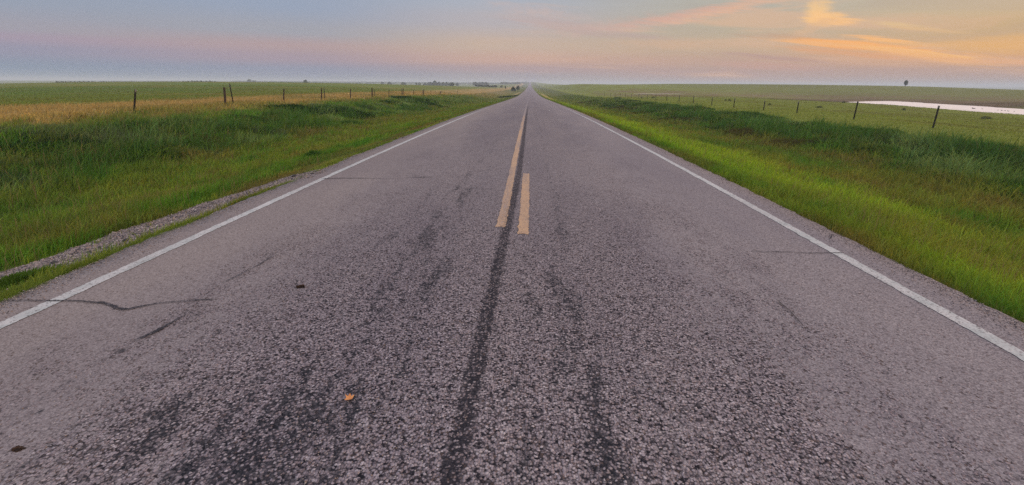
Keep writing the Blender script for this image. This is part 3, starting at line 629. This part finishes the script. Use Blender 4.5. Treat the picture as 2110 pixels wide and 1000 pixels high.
def tuft(pt, r, hh, cc, nb, label, group=None):
    rr = np.minimum(np.abs(rng.normal(0, .6, nb)), 1.35) * r; aa = rng.uniform(0, 2 * np.pi, nb); X = rr * np.cos(aa); Y = rr * np.sin(aa) * 1.4
    N = nb; h = hh * np.maximum(.3, 1 - .5 * (rr / r) ** 2) * rng.uniform(.6, 1.2, N); a = rng.uniform(0, 6.28, N); wd = .008; B = np.stack([X, Y, ground_z(X + pt[0], Y + pt[1]) - float(ground_z(pt[0], pt[1])) - .01], 1)
    D = np.stack([np.cos(a) * wd, np.sin(a) * wd, 0 * a], 1); out = np.stack([X, Y], 1) / r * h[:, None] * rng.uniform(.2, .9, (N, 1)); L = np.concatenate([out, h[:, None]], 1)
    V = np.stack([B - D, B + D, B + L * [.4, .4, .6] + D * .8, B + L * [.4, .4, .6] - D * .8, B + L], 1)
    b = np.arange(N)[:, None] * 5; me = np_mesh('grass_tuft', V.reshape(-1, 3), (b + np.array([0, 1, 2, 3, 3, 2, 4])).ravel(), (np.arange(N)[:, None] * 7 + np.array([0, 4])).ravel(), np.tile([4, 3], N))
    col = np.repeat(np.clip(np.array(cc) * rng.normal(1, .2, N)[:, None], .004, 1)[:, None], 5, 1)
    o = link('grass_tuft', me, M['grass'], None, False, col.reshape(-1, 3)); o.location = (pt[0], pt[1], float(ground_z(pt[0], pt[1]))); tag(o, label, 'grass tuft', group); return o
G1 = 'grass tufts at the left pavement edge'
for a, b, r, hh, cc, nb, lb in [(645, 328, .26, .24, (.055, .13, .022), 1500, 'large dark green tuft beside the bare gravel on the left'),
                            (700, 308, .17, .15, (.08, .15, .026), 1500, 'smaller green tuft just beyond the large dark one'),
                            (400, 412, .2, .13, (.05, .12, .022), 900, 'dark tuft overhanging the far rim of the bare gravel'),
                            (30, 588, .26, .10, (.08, .15, .022), 1800, 'low wide tuft at the left pavement edge nearest the camera')]:
    q = on_ground(a, b); tuft(q, r, hh, cc, nb, lb, G1)

# ------------------------------------------------------------------ loose stones on the shoulders
def stones(name, x, y, size, col, label):
    N = len(x); oc = np.array([[1, 0, 0], [0, 1, 0], [-1, 0, 0], [0, -1, 0], [0, 0, 1], [0, 0, -1]], float); tri = np.array([[0, 1, 4], [1, 2, 4], [2, 3, 4], [3, 0, 4], [1, 0, 5], [2, 1, 5], [3, 2, 5], [0, 3, 5]])
    a = rng.uniform(0, 6.28, N); P = oc[None] * rng.uniform(.6, 1.2, (N, 6, 1)) * size[:, None, None] * np.array([1, .8, .6])
    ca, sa = np.cos(a)[:, None], np.sin(a)[:, None]; Q = P.copy(); Q[..., 0] = P[..., 0] * ca - P[..., 1] * sa; Q[..., 1] = P[..., 0] * sa + P[..., 1] * ca
    onr = (x > XL) & (x < XR); z = np.where(onr, zroad(y) + crown(x), ground_z(x, y)) + size * .25
    Q += np.stack([x, y, z], 1)[:, None]
    loops = (np.arange(N)[:, None, None] * 6 + tri[None]).ravel(); me = np_mesh(name, Q.reshape(-1, 3), loops, np.arange(N * 8) * 3, np.full(N * 8, 3))
    o = link(name, me, M['stones'], None, False, np.repeat(col, 6, 0)); tag(o, label, 'gravel', kind='stuff')
y = 2 * (22 / 2) ** rng.uniform(0, 1, 130000); x = -rng.uniform(3.75, 5.5, 130000); k = gravel_mask(x, y) > rng.uniform(0, 1, 130000); x, y = x[k], y[k]
palette = np.array([[.25, .215, .21], [.32, .28, .27], [.17, .15, .155], [.07, .065, .075], [.27, .20, .165], [.40, .37, .36]])
stones('shoulder_gravel', x, y, rng.uniform(.004, .013, len(x)) * np.where(rng.uniform(0, 1, len(x)) < .06, 2.2, 1.), palette[rng.choice(6, len(x), p=[.24, .12, .26, .24, .1, .04])], 'pale loose gravel on the bare strip left of the pavement')
y = 1.5 * (25 / 1.5) ** rng.uniform(0, 1, 26000); sgn = rng.uniform(0, 1, 26000) < .5
x = np.where(sgn, XL + np.abs(rng.normal(0, .16, 26000)) - .06, XR - np.abs(rng.normal(0, .16, 26000)) + .06)
stones('pavement_edge_grit', x, y, rng.uniform(.003, .008, len(x)), palette[rng.choice(6, len(x))], 'fine grit scattered along both crumbling pavement edges')
y = 1.1 * (7 / 1.1) ** rng.uniform(0, 1, 9000); x = rng.normal(-.2, 1.2, 9000); k = (x > XL) & (x < XR) & (fbm(x * 1.5, y * 1., 55) > .45); x, y = x[k], y[k]
stones('loose_road_chips', x, y, rng.uniform(.003, .006, len(x)), palette[rng.choice(6, len(x))], 'loose stone chips lying on the worn road surface')

# ------------------------------------------------------------------ small single things on the road
def blob(name, loc, size, mat, seed, squash=.5, parent=None, sub=4, fr=2.3):
    import bmesh
    bm = bmesh.new(); bmesh.ops.create_icosphere(bm, subdivisions=sub, radius=1)
    for v in bm.verts:
        q = v.co; f = (.7 if fr < 3 else .35) + (.6 if fr < 3 else 1.2) * float(fbm(np.array(q.x * fr * .6 + seed), np.array(q.y * fr * .6 + q.z * 1.7), seed)); v.co = Vector((q.x * f * size[0], q.y * f * size[1], max(q.z * f, -.35) * size[2]))
    me = bpy.data.meshes.new(name); bm.to_mesh(me); bm.free(); o = link(name, me, M[mat], parent, False); o.location = loc; return o
def on_road(a, b):
    q = on_z(a, b, -.03); return (q[0], q[1], float(zroad(q[1]) + crown(q[0])))
q = on_road(620, 594); o = blob('dirt_clod', (q[0], q[1], q[2] + .006), (.034, .020, .013), 'dirt_clod', 3, fr=7.); tag(o, 'crumbled dark brown clod on the left lane', 'dirt clod')
q = on_road(38, 926); o = blob('dirt_clod', (q[0], q[1], q[2] + .003), (.024, .016, .006), 'dirt_clod', 8, fr=7.); tag(o, 'flat rusty brown clod near the left bottom corner', 'dirt clod')
for a, b, s, sd_, lb in [(255, 476, .035, 4, 'small black stone on the bare gravel left of the road'), (100, 508, .03, 9, 'black stone half in the grass at the gravel edge'), (605, 352, .05, 6, 'dark stone beside the large grass tuft')]:
    q = on_z(a, b, -.08); o = blob('stone', (q[0], q[1], float(ground_z(q[0], q[1])) + .01), (s * 1.2, s, s * .6), 'dark_rock', sd_, sub=2); tag(o, lb, 'stone')
q = on_road(721, 832)
lv = []; lf = []
outl = [(-.024, .002), (-.012, .007), (-.015, .027), (-.004, .015), (.009, .026), (.012, .011), (.028, .010), (.016, -.004), (.012, -.012), (.007, -.027), (-.003, -.011), (-.018, -.016)]
for zz in (0, .0012):
    for a, b in outl: lv.append((a, b, .004 + 9 * (a * a) + 5 * abs(b) * .12 + zz))
    lv.append((0, 0, .006 + zz))
k_ = len(outl)
for i in range(k_): lf.append((i, k_, (i + 1) % k_)); lf.append((k_ + 1 + i, k_ + 1 + (i + 1) % k_, 2 * k_ + 1)); lf.append((i, (i + 1) % k_, k_ + 1 + (i + 1) % k_, k_ + 1 + i))
lo = empty('fallen_leaf', q); lo.rotation_euler = (0, 0, .5); tag(lo, 'single small orange fallen leaf on the left lane', 'leaf')
mesh_obj('blade', lv, lf, M['dry_leaf'], lo)
mesh_obj('stalk', [(-.03, -.0008, .010), (-.03, .0008, .010), (-.048, .002, .004), (-.048, 0, .004), (-.03, 0, .0118), (-.048, .001, .0056)], [(0, 1, 2, 3), (1, 4, 5, 2), (4, 0, 3, 5), (0, 4, 1), (3, 2, 5)], M['dirt_clod'], lo)

# ------------------------------------------------------------------ fences
def tube(V, Fc, a, b, r0, r1, n=8, jit=0.):
    a = Vector(a); b = Vector(b); d = (b - a).normalized(); u = d.orthogonal().normalized(); v = d.cross(u); base = len(V); L = 4 if jit else 1
    for i in range(L + 1):
        s = i / L; c = a.lerp(b, s); r = r0 + (r1 - r0) * s
        for k in range(n):
            an = 2 * math.pi * k / n; rr = r * (1 + random.uniform(-jit, jit)); V.append(c + u * rr * math.cos(an) + v * rr * math.sin(an))
    for i in range(L):
        for k in range(n): p0 = base + i * n + k; p1 = base + i * n + (k + 1) % n; Fc.append((p0, p1, p1 + n, p0 + n))
    Fc.append(tuple(base + k for k in range(n))[::-1]); Fc.append(tuple(base + L * n + k for k in range(n)))
def wood_post(b, t, r, par, label=None):
    V = []; Fc = []; b = Vector(b); t = Vector(t); d = (t - b).normalized(); tube(V, Fc, b - d * .25, t, r * 1.05, r * .88, 9, .09)
    V = [v - b for v in V]
    o = mesh_obj('wooden_post', V, Fc, M['weathered_wood'], par); o.location = b - par.location
    if label: o['label'] = label
    return o
def t_post(b, t, wd, par, label=None, cap=True):
    """steel T post: flange, stem and a row of studs on the flange face"""
    b = Vector(b); t = Vector(t); d = (t - b); H = d.length; V = []; Fc = []
    def box(x0, x1, y0, y1, z0, z1):
        k = len(V)
        for z in (z0, z1):
            for x, y in ((x0, y0), (x1, y0), (x1, y1), (x0, y1)): V.append(Vector((x, y, z)))
        for f in ((3, 2, 1, 0), (4, 5, 6, 7), (0, 1, 5, 4), (1, 2, 6, 5), (2, 3, 7, 6), (3, 0, 4, 7)): Fc.append(tuple(k + i for i in f))
    box(-wd / 2, wd / 2, -.006, .006, -.25, H); box(-.006, .006, .008, wd * .9, -.25, H - .003)
    for i in range(int(H / .055)): box(-wd * .16, wd * .16, -.016, -.0085, .02 + i * .055, .043 + i * .055)
    qt = d.to_track_quat('Z', 'Y'); V = [qt @ v for v in V]
    o = mesh_obj('steel_post', V, Fc, M['steel_post'], par); o.location = b - par.location
    if label: o['label'] = label
    if cap:
        V2 = []; F2 = []; k = 0; z0, z1, e = H - .13, H + .004, .004
        for z in (z0, z1):
            for x, y in ((-wd / 2 - e, -.0105), (wd / 2 + e, -.0105), (wd / 2 + e, .0105), (-wd / 2 - e, .0105)): V2.append(qt @ Vector((x, y, z)))
        F2 = [(3, 2, 1, 0), (4, 5, 6, 7), (0, 1, 5, 4), (1, 2, 6, 5), (2, 3, 7, 6), (3, 0, 4, 7)]
        mesh_obj('painted_tip', V2, F2, M['steel_cap'], o)
    return o
def strand(P, par, barbs=True):
    V = []; Fc = []
    for a, b in zip(P, P[1:]):
        a = Vector(a); b = Vector(b); mid_ = (a + b) / 2 - Vector((0, 0, .02)); tube(V, Fc, a, mid_, .0022, .0022, 4); tube(V, Fc, mid_, b, .0022, .0022, 4)
        L = (b - a).length
        if a.y < 50:
            for i in range(int(L / .25)):
                s = (i + .5) / int(L / .25); c = a.lerp(b, s) - Vector((0, 0, .02 * (1 - abs(2 * s - 1)))); tube(V, Fc, c + Vector((-.012, .004, -.012)), c + Vector((.012, -.004, .012)), .001, .001, 3)
    V = [v - par.location for v in V]; mesh_obj('barbed_wire', V, Fc, M['wire'], par)

lf_ = empty('wire_fence', (-20, 30, float(ground_z(-20., 30.)))); tag(lf_, 'left fence of uneven leaning wooden and steel posts before the tan grass', 'fence')
LP = [(277.5, 230, 280, 184.7, 't', .075, 'dark steel post standing apart at the left'), (464.6, 216.7, 462, 180.3, 'w', .072, 'thick wooden post with a slight lean'), (480.7, 215.2, 472.3, 172.5, 't', .06, 'tall thin post leaning hard to the left beside the thick wooden one'),
      (584.5, 210.7, 585, 182.9, 'w', .055, None), (662.5, 205, 662.5, 182.2, 'w', .062, None), (670.2, 205.3, 667.8, 181, 't', .055, None), (722, 203.7, 722.5, 183.5, 'w', .06, None), (767, 200.3, 766.5, 182, 'w', .085, None), (772.3, 201, 771, 182.3, 't', .06, None),
      (801.5, 197.5, 802, 184.5, 't', .07, None), (827.5, 196.5, 827.5, 183, 't', .05, None), (829.8, 196.5, 830.8, 182.3, 'w', .08, None), (852.5, 196, 853, 184.8, 't', .08, None), (870.5, 197, 870.5, 186, 't', .05, None), (872.5, 196.8, 873.3, 184.5, 'w', .085, None),
      (888, 194, 888, 186.5, 't', .06, None), (906.4, 193.7, 908.9, 188, 'w', .11, 'short thick post tipped over to the right'), (943, 195, 943, 187, 't', .08, None)]
tops = []
def post_on(X, a, b, c, d_):
    q0 = on_x(a, b, X); r = ray(c, d_); q1 = CP + r * (q0[1] / r[1])
    gz = float(ground_z(q0[0], q0[1])); L = (q1 - q0); base = q0 - L * max(0, (q0[2] - gz) / max(L[2], .3)); base[2] = min(q0[2], gz) if q0[2] > gz else gz
    return base, q1
for a, b, c, d_, kd, s, lb in LP:
    b0, t0 = post_on(-20 - (.35 if s in (.06, .055, .05) and kd == 't' else 0), a, b, c, d_)
    (wood_post if kd == 'w' else t_post)(b0, t0, s if kd == 'w' else s, lf_, lb)
    if (a, kd) not in ((480.7, 't'), (670.2, 't'), (772.3, 't'), (827.5, 't'), (870.5, 't')): tops.append((b0, t0))
y0 = 16.; b0 = np.array([-20, y0, float(ground_z(-20., y0))]); t0 = b0 + [.05, 0, 1.2]; t_post(b0, t0, .06, lf_); tops.insert(0, (b0, t0))
for fr in (.22, .45, .68, .92): strand([b + (t_ - b) * fr for b, t_ in tops], lf_)
rf = empty('wire_fence', (25, 40, float(ground_z(25., 40.)))); tag(rf, 'right fence of evenly spaced dark steel posts before the pasture and pond', 'fence')
RP = [(1921, 266, 1934.5, 218), (1761, 240, 1768.4, 209.7), (1641.8, 229.7, 1645.4, 209.3), (1573.6, 222, 1575.7, 207.8), (1511, 222, 1514, 202.4), (1466, 217, 1467.3, 200.8), (1428, 214, 1429.2, 197.7), (1399, 208, 1399.8, 196), (1373.5, 207, 1374, 196), (1351, 207, 1351.5, 195.8), (1333.2, 204, 1333.6, 195.5), (1244.8, 199.5, 1245.3, 190.5)]
tops = []
for a, b, c, d_ in RP:
    b0, t0 = post_on(25., a, b, c, d_); t_post(b0, t0, .085, rf, 'steel post in front of the pond' if a == 1921 else None); tops.append((b0, t0))
for yy in (112, 120, 127.5, 135, 143, 151):
    b0 = np.array([25, yy, float(ground_z(25., float(yy)))]); t0 = b0 + [0, 0, 1.15]; t_post(b0, t0, .07, rf); tops.insert(-1, (b0, t0))
for yy in (22.8, 15.4):
    b0 = np.array([25, yy, float(ground_z(25., float(yy)))]); t0 = b0 + [0, 0, 1.2]; t_post(b0, t0, .07, rf); tops.insert(0, (b0, t0))
for fr in (.25, .48, .7, .93): strand([b + (t_ - b) * fr for b, t_ in tops], rf)

# ------------------------------------------------------------------ trees and shrubs
def crown_mesh(seed, nl, lobes, leaf, flat=1.):
    """leaf clumps spread through several lobes; unit tree: height 1, crown radius about .5"""
    rg = np.random.default_rng(seed); P = []
    for (lx, ly, lz, lr) in lobes:
        k = int(nl * lr ** 2 * 4); u = rg.normal(0, 1, (k, 3)); u /= np.linalg.norm(u, axis=1)[:, None]; r = lr * (rg.uniform(.25, 1, k) ** .45) * rg.uniform(.85, 1.12, k)
        P.append(np.array([lx, ly, lz]) + u * r[:, None] * [1, 1, .8 * flat])
    P = np.concatenate(P); N = len(P); a = rg.normal(0, 1, (N, 3)); a /= np.linalg.norm(a, axis=1)[:, None]; b = np.cross(a, rg.normal(0, 1, (N, 3))); b /= np.linalg.norm(b, axis=1)[:, None]
    s = leaf * rg.uniform(.6, 1.4, (N, 1)); V = np.stack([P - a * s, P - b * s * .6, P + a * s, P + b * s * .6], 1).reshape(-1, 3)
    me = np_mesh('crown', V, np.arange(N * 4), np.arange(N) * 4, np.full(N, 4)); at = me.color_attributes.new('Col', 'FLOAT_COLOR', 'POINT')
    cl = np.clip(fbm(P[:, 0] * 6 + seed, P[:, 2] * 6 + P[:, 1] * 4, seed) * 1.6 - .3 + rg.normal(0, .15, N), 0, 1); at.data.foreach_set('color', np.repeat(np.stack([cl, cl, cl, np.ones(N)], 1), 4, 0).astype(np.float32).ravel()); return me
def trunk_mesh(seed, h0, limbs):
    V = []; Fc = []; random.seed(seed); tube(V, Fc, (0, 0, -.05), (0, 0, h0), .035, .022, 7)
    for (x, y, z) in limbs: tube(V, Fc, (0, 0, h0 * .8), (x, y, z), .018, .005, 5)
    me = bpy.data.meshes.new('trunk'); me.from_pydata([tuple(v) for v in V], [], Fc); me.update(); return me
LOB = [[(0, 0, .62, .34), (-.24, .05, .5, .22), (.25, -.05, .52, .24), (.05, .1, .82, .18)], [(0, 0, .5, .36), (-.3, 0, .42, .24), (.32, .05, .40, .22), (-.1, 0, .74, .2), (.14, 0, .72, .2)],
       [(0, 0, .66, .3), (.12, 0, .45, .24), (-.14, .05, .5, .26), (.02, 0, .86, .14)], [(-.2, 0, .45, .32), (.22, 0, .5, .3), (0, .1, .7, .24), (-.38, 0, .3, .2), (.4, 0, .3, .2)], [(0, 0, .62, .32), (.03, 0, .38, .28), (-.04, 0, .78, .22), (.05, 0, .30, .14)]]
crowns = [crown_mesh(20 + i, 1500, l, .042) for i, l in enumerate(LOB)]
shrubs = [crown_mesh(50 + i, 700, [(x * 1.0, y, z - .18, r) for x, y, z, r in l], .035) for i, l in enumerate(LOB)]
trunks = [trunk_mesh(30 + i, .45, [(x * .8, y, z) for x, y, z, r in l]) for i, l in enumerate(LOB)]
for me in crowns: me.materials.append(M['tree_leaves'])
for me in shrubs: me.materials.append(M['olive_leaves'])
for me in trunks: me.materials.append(M['bark'])
def tree(px, ytop, wpx, D, label, group, var, minh=0, name='tree', shrub=False):
    q = on_r(px, ytop - .5, D); gz = float(ground_z(q[0], q[1])); H = max(q[2] - gz, minh); wd = wpx / FPX * D * 1.15
    ytop = ytop; o = empty(name, (q[0], q[1], gz)); o.rotation_euler = (0, 0, (px * 1.7) % 6.28); tag(o, label, 'shrub' if shrub else 'tree', group)
    tm = bpy.data.objects.new('trunk' if not shrub else 'stem', trunks[var]); cm = bpy.data.objects.new('crown' if not shrub else 'foliage', (shrubs if shrub else crowns)[var])
    for c in (tm, cm): C.objects.link(c); c.parent = o
    cm.scale = (wd * 1.0, wd * 1.0, H); tm.scale = (H * (1.7 if var == 4 else .8),) * 2 + (H,) if not shrub else (wd * .3, wd * .3, H * .5)
    return o
GT = 'separate trees on the left skyline'
tree(628, 164.0, 11, 620, 'lone dense round tree on the left skyline', GT, 0)
tree(513, 163.4, 11, 1250, 'taller of two pale blue trees on the left skyline', GT, 2); tree(523, 165.2, 9, 1250, 'shorter of two pale blue trees on the left skyline', GT, 1)
tree(566, 167.0, 9, 900, 'small low tree just showing over the left field crest', GT, 3)
tree(787, 168.3, 6, 900, 'small pale tree left of two rounded ones on the skyline', GT, 1); tree(803, 167.4, 11, 800, 'first of two rounded trees near mid skyline, left one', GT, 3); tree(831, 168.6, 13, 760, 'second of two rounded trees near mid skyline, right one', GT, 1)
tree(930, 169.2, 14, 520, 'darkest wide tree in front of the pale woods left of the road', GT, 3); tree(896, 166.2, 12, 800, 'tallest domed tree in the pale grove left of the road', GT, 0)
tree(1868.5, 165.4, 7.4, 425, 'solitary tree on the right skyline above the pond', None, 4, 4)
tree(1067, 176.2, 9, 300, 'darker roadside bush nearest the vanishing road', 'bushes left of the far road', 0, .5, 'bush'); tree(1058, 177.6, 8, 300, 'lighter low bush beside the darker roadside bush', 'bushes left of the far road', 3, .5, 'bush')
tree(1041.5, 176.6, 3.5, 420, 'tiny pointed bush on the pale verge patch', 'bushes left of the far road', 2, .5, 'bush')
tree(1033, 176.2, 6, 520, 'faint small bush between thicket and pointed bush', 'bushes left of the far road', 1, .5, 'bush')
for px, yt, wd, D in [(875, 169.6, 9, 850), (883, 168.6, 8, 850), (904, 168.4, 9, 850), (912, 169.0, 9, 850), (920, 169.0, 9, 870), (888, 168.8, 8, 870), (942, 170, 8, 950), (858, 170.2, 6, 950), (864, 170.0, 6, 950)]:
    tree(px, yt, wd, D, 'one of the pale merged trees in the grove left of the road', 'grove left of the road', int(px) % 4)
for i in range(14): tree(976 + i * 2.2, 169.2 + random.uniform(-1.2, .8) + (0 if i in (5, 6, 11) else .6), 6, 1000 + random.uniform(-30, 30), 'one of the blue grey trees in the far row above the thicket', 'far row above the thicket', i % 4)
for i in range(10): tree(1034 + i * 4, 169.6 + random.uniform(-.9, .6), 7, 1300, 'one of the faint trees close to where the road vanishes', 'faint trees by the vanishing point', i % 4)
for i in range(8): tree(983 + i * 5.4, 175.6 + random.uniform(-.3, .8) - (.5 if i < 3 else 0), 9, 480, 'one of the low bushes in the thicket left of the far road', 'thicket left of the far road', (i * 3) % 4, 1., 'bush')
for i in range(18): tree(117 + i * 4.6, 166.9 + random.uniform(-.5, .7) + (.4 if i > 14 else 0), 7, 640, 'one of the trees in the low row at the far left skyline', 'low tree row at the far left', i % 4)
for i in range(16): tree(378 + i * 4.6, 165.2 + random.uniform(-.3, .8) + .15 * abs(i - 6), 8, 640, 'one of the trees in the dark low row on the left skyline', 'dark low tree row on the left', (i * 3) % 4)
# far woods that read as one mass
def woods(name, spots, leaf, label):
    V = []; cl = []
    for x, y, z, wd, h in spots:
        k = 70; u = rng.normal(0, 1, (k, 3)); u /= np.linalg.norm(u, axis=1)[:, None]; P = np.array([x, y, z]) + np.array([0, 0, h * .45]) + u * np.array([wd * .5, wd * .5, h * .5]) * rng.uniform(.5, 1.05, (k, 1))
        a = rng.normal(0, 1, (k, 3)); a /= np.linalg.norm(a, axis=1)[:, None]; b = np.cross(a, rng.normal(0, 1, (k, 3))); b /= np.linalg.norm(b, axis=1)[:, None]; V.append(np.stack([P - a * leaf, P - b * leaf, P + a * leaf, P + b * leaf], 1).reshape(-1, 3)); cl.append(np.repeat(rng.uniform(0, 1, k), 4))
    V = np.concatenate(V); cl = np.concatenate(cl); N = len(V) // 4; me = np_mesh(name, V, np.arange(N * 4), np.arange(N) * 4, np.full(N, 4))
    o = link(name, me, M['tree_leaves'], None, False, np.stack([cl, cl, cl], 1)); tag(o, label, 'woods', kind='stuff')
sp = []
for px in np.arange(480, 1085, 1.6):
    D = random.uniform(1500, 2600); yt = 170.6 + (px - 480) / 600 * -.3 + random.uniform(-.8, .9) - (.8 if random.random() < .1 else 0); q = on_r(px, yt, D); gz = float(ground_z(q[0], q[1])); sp.append((q[0], q[1], gz, random.uniform(9, 20), max(4., min(q[2] - gz, 16))))
woods('far_woods', sp, 1.0, 'hazy blue woods along the skyline left of the road')
sp = []
for px in np.arange(205, 375, 1.8):
    D = random.uniform(900, 1200); q = on_r(px, 166.6 + random.uniform(-.3, .9), D); gz = float(ground_z(q[0], q[1])); sp.append((q[0], q[1], gz, random.uniform(7, 12), max(3., min(q[2] - gz, 14))))
woods('far_hedgerow', sp, .6, 'faint hazy hedgerow above the left field crest')

# shrubs scattered in the right pasture
k = 0
for a, b, wd, h, lb in [(1346, 203.5, 8, .5, 'low bush at the fence foot by the thin sliver of water'), (1322, 203.2, 5, .4, 'tiny low bush left of the fence foot bush'), (1495, 209, 5, .45, 'left one of two small bushes in the pasture behind the fence'), (1503, 208.6, 5, .5, 'right one of two small bushes in the pasture behind the fence'),
                        (1585, 219, 7, .4, 'small bush in the pasture between two fence posts'), (1688, 222.5, 12, .3, 'wide flat bush in the pasture left of the pond'), (1862, 228.5, 8, .4, 'small bush below the near shore of the pond'), (1738, 212.8, 5, .5, 'small bush at the left tip of the pond'), (2030, 247, 16, .35, 'wide low bush in the pasture right of the last fence post')]:
    gz = -1.3; 
    for _ in range(8): q = on_z(a, b, gz); gz = float(ground_z(q[0], q[1]))
    D = math.hypot(q[0], q[1]); o = empty('pasture_bush', (q[0], q[1], gz)); tag(o, lb, 'bush', 'bushes in the right pasture')
    for nm, me, sc in (('stem', trunks[k % 4], (.3, .3, h * .5)), ('foliage', shrubs[k % 4], (wd / FPX * D, wd / FPX * D, h * 1.3))):
        c = bpy.data.objects.new(nm, me); C.objects.link(c); c.parent = o; c.scale = sc
    k += 1

# ------------------------------------------------------------------ water birds
def bird_parts():
    import bmesh
    bm = bmesh.new(); bmesh.ops.create_uvsphere(bm, u_segments=14, v_segments=8, radius=1)
    for v in bm.verts:
        x, y, z = v.co; s = 1 - .35 * max(0, -x); v.co = Vector((x * .26 + (-.06 if x < -.7 else 0), y * .12 * s, z * .09 * s + .05 + (.05 * (-x) ** 2 if x < 0 else 0)))
    bmesh.ops.create_cone(bm, segments=8, radius1=.04, radius2=.028, depth=.16, matrix=Matrix.Translation((.2, 0, .15)) @ Matrix.Rotation(.25, 4, 'Y'), cap_ends=True)
    bmesh.ops.create_uvsphere(bm, u_segments=10, v_segments=6, radius=.055, matrix=Matrix.Translation((.235, 0, .24)))
    me = bpy.data.meshes.new('body'); bm.to_mesh(me); bm.free()
    bm = bmesh.new(); bmesh.ops.create_cone(bm, segments=6, radius1=.02, radius2=.008, depth=.08, matrix=Matrix.Translation((.315, 0, .232)) @ Matrix.Rotation(math.pi / 2, 4, 'Y'), cap_ends=True); m2 = bpy.data.meshes.new('bill'); bm.to_mesh(m2); bm.free()
    me.materials.append(M['bird_dark']); m2.materials.append(M['bird_bill']); return me, m2
bb, bl = bird_parts(); GB = 'dark water birds on the pond'
for i, (a, b, s, lb) in enumerate([(2006, 224.4, .9, 'largest dark water bird, leftmost on the pond'), (2024, 225, .5, 'small dark bird just right of the largest one on the pond'), (2056, 227.6, .5, 'dark water bird in the row of five, its left end'), (2064, 228.2, .5, 'dark water bird second from the left in the row of five'),
                               (2070.5, 228.8, .5, 'dark water bird in the middle of the row of five'), (2077.5, 229.6, .5, 'dark water bird second from the right in the row of five'), (2089.5, 230.6, .5, 'dark water bird set apart at the right end of the row')]):
    q = on_z(a, b, POND_Z); o = empty('water_bird', (q[0], q[1], POND_Z)); o.rotation_euler = (0, 0, (2.6, 3.3, .3, 2.9, .1, 3.0, .5)[i]); o.scale = (s, s, s); tag(o, lb, 'bird', GB)
    for nm, me in (('body', bb), ('bill', bl)): c = bpy.data.objects.new(nm, me); C.objects.link(c); c.parent = o

# ------------------------------------------------------------------ haze
m = bpy.data.materials.new('haze_air'); m.use_nodes = True; t = NT(m.node_tree); out = t.n('ShaderNodeOutputMaterial'); pv = t.n('ShaderNodeVolumePrincipled')
pv.inputs['Color'].default_value = (.78, .86, .99, 1); pv.inputs['Density'].default_value = .0005; pv.inputs['Anisotropy'].default_value = 0.
t.l(pv.outputs[0], out.inputs['Volume'])
X0, X1, Y0, Y1, Z0, Z1 = -5060, 5060, -3050, 5260, float(GZ.min()) - 1, max(17., float(GZ.max()) + 3)
V = [(x, y, z) for z in (Z0, Z1) for x, y in ((X0, Y0), (X1, Y0), (X1, Y1), (X0, Y1))]
o = mesh_obj('haze', V, [(3, 2, 1, 0), (4, 5, 6, 7), (0, 1, 5, 4), (1, 2, 6, 5), (2, 3, 7, 6), (3, 0, 4, 7)], m); tag(o, 'pale dusk haze over the whole prairie', 'haze', kind='stuff')
print('ground z', GZ.min(), GZ.max())
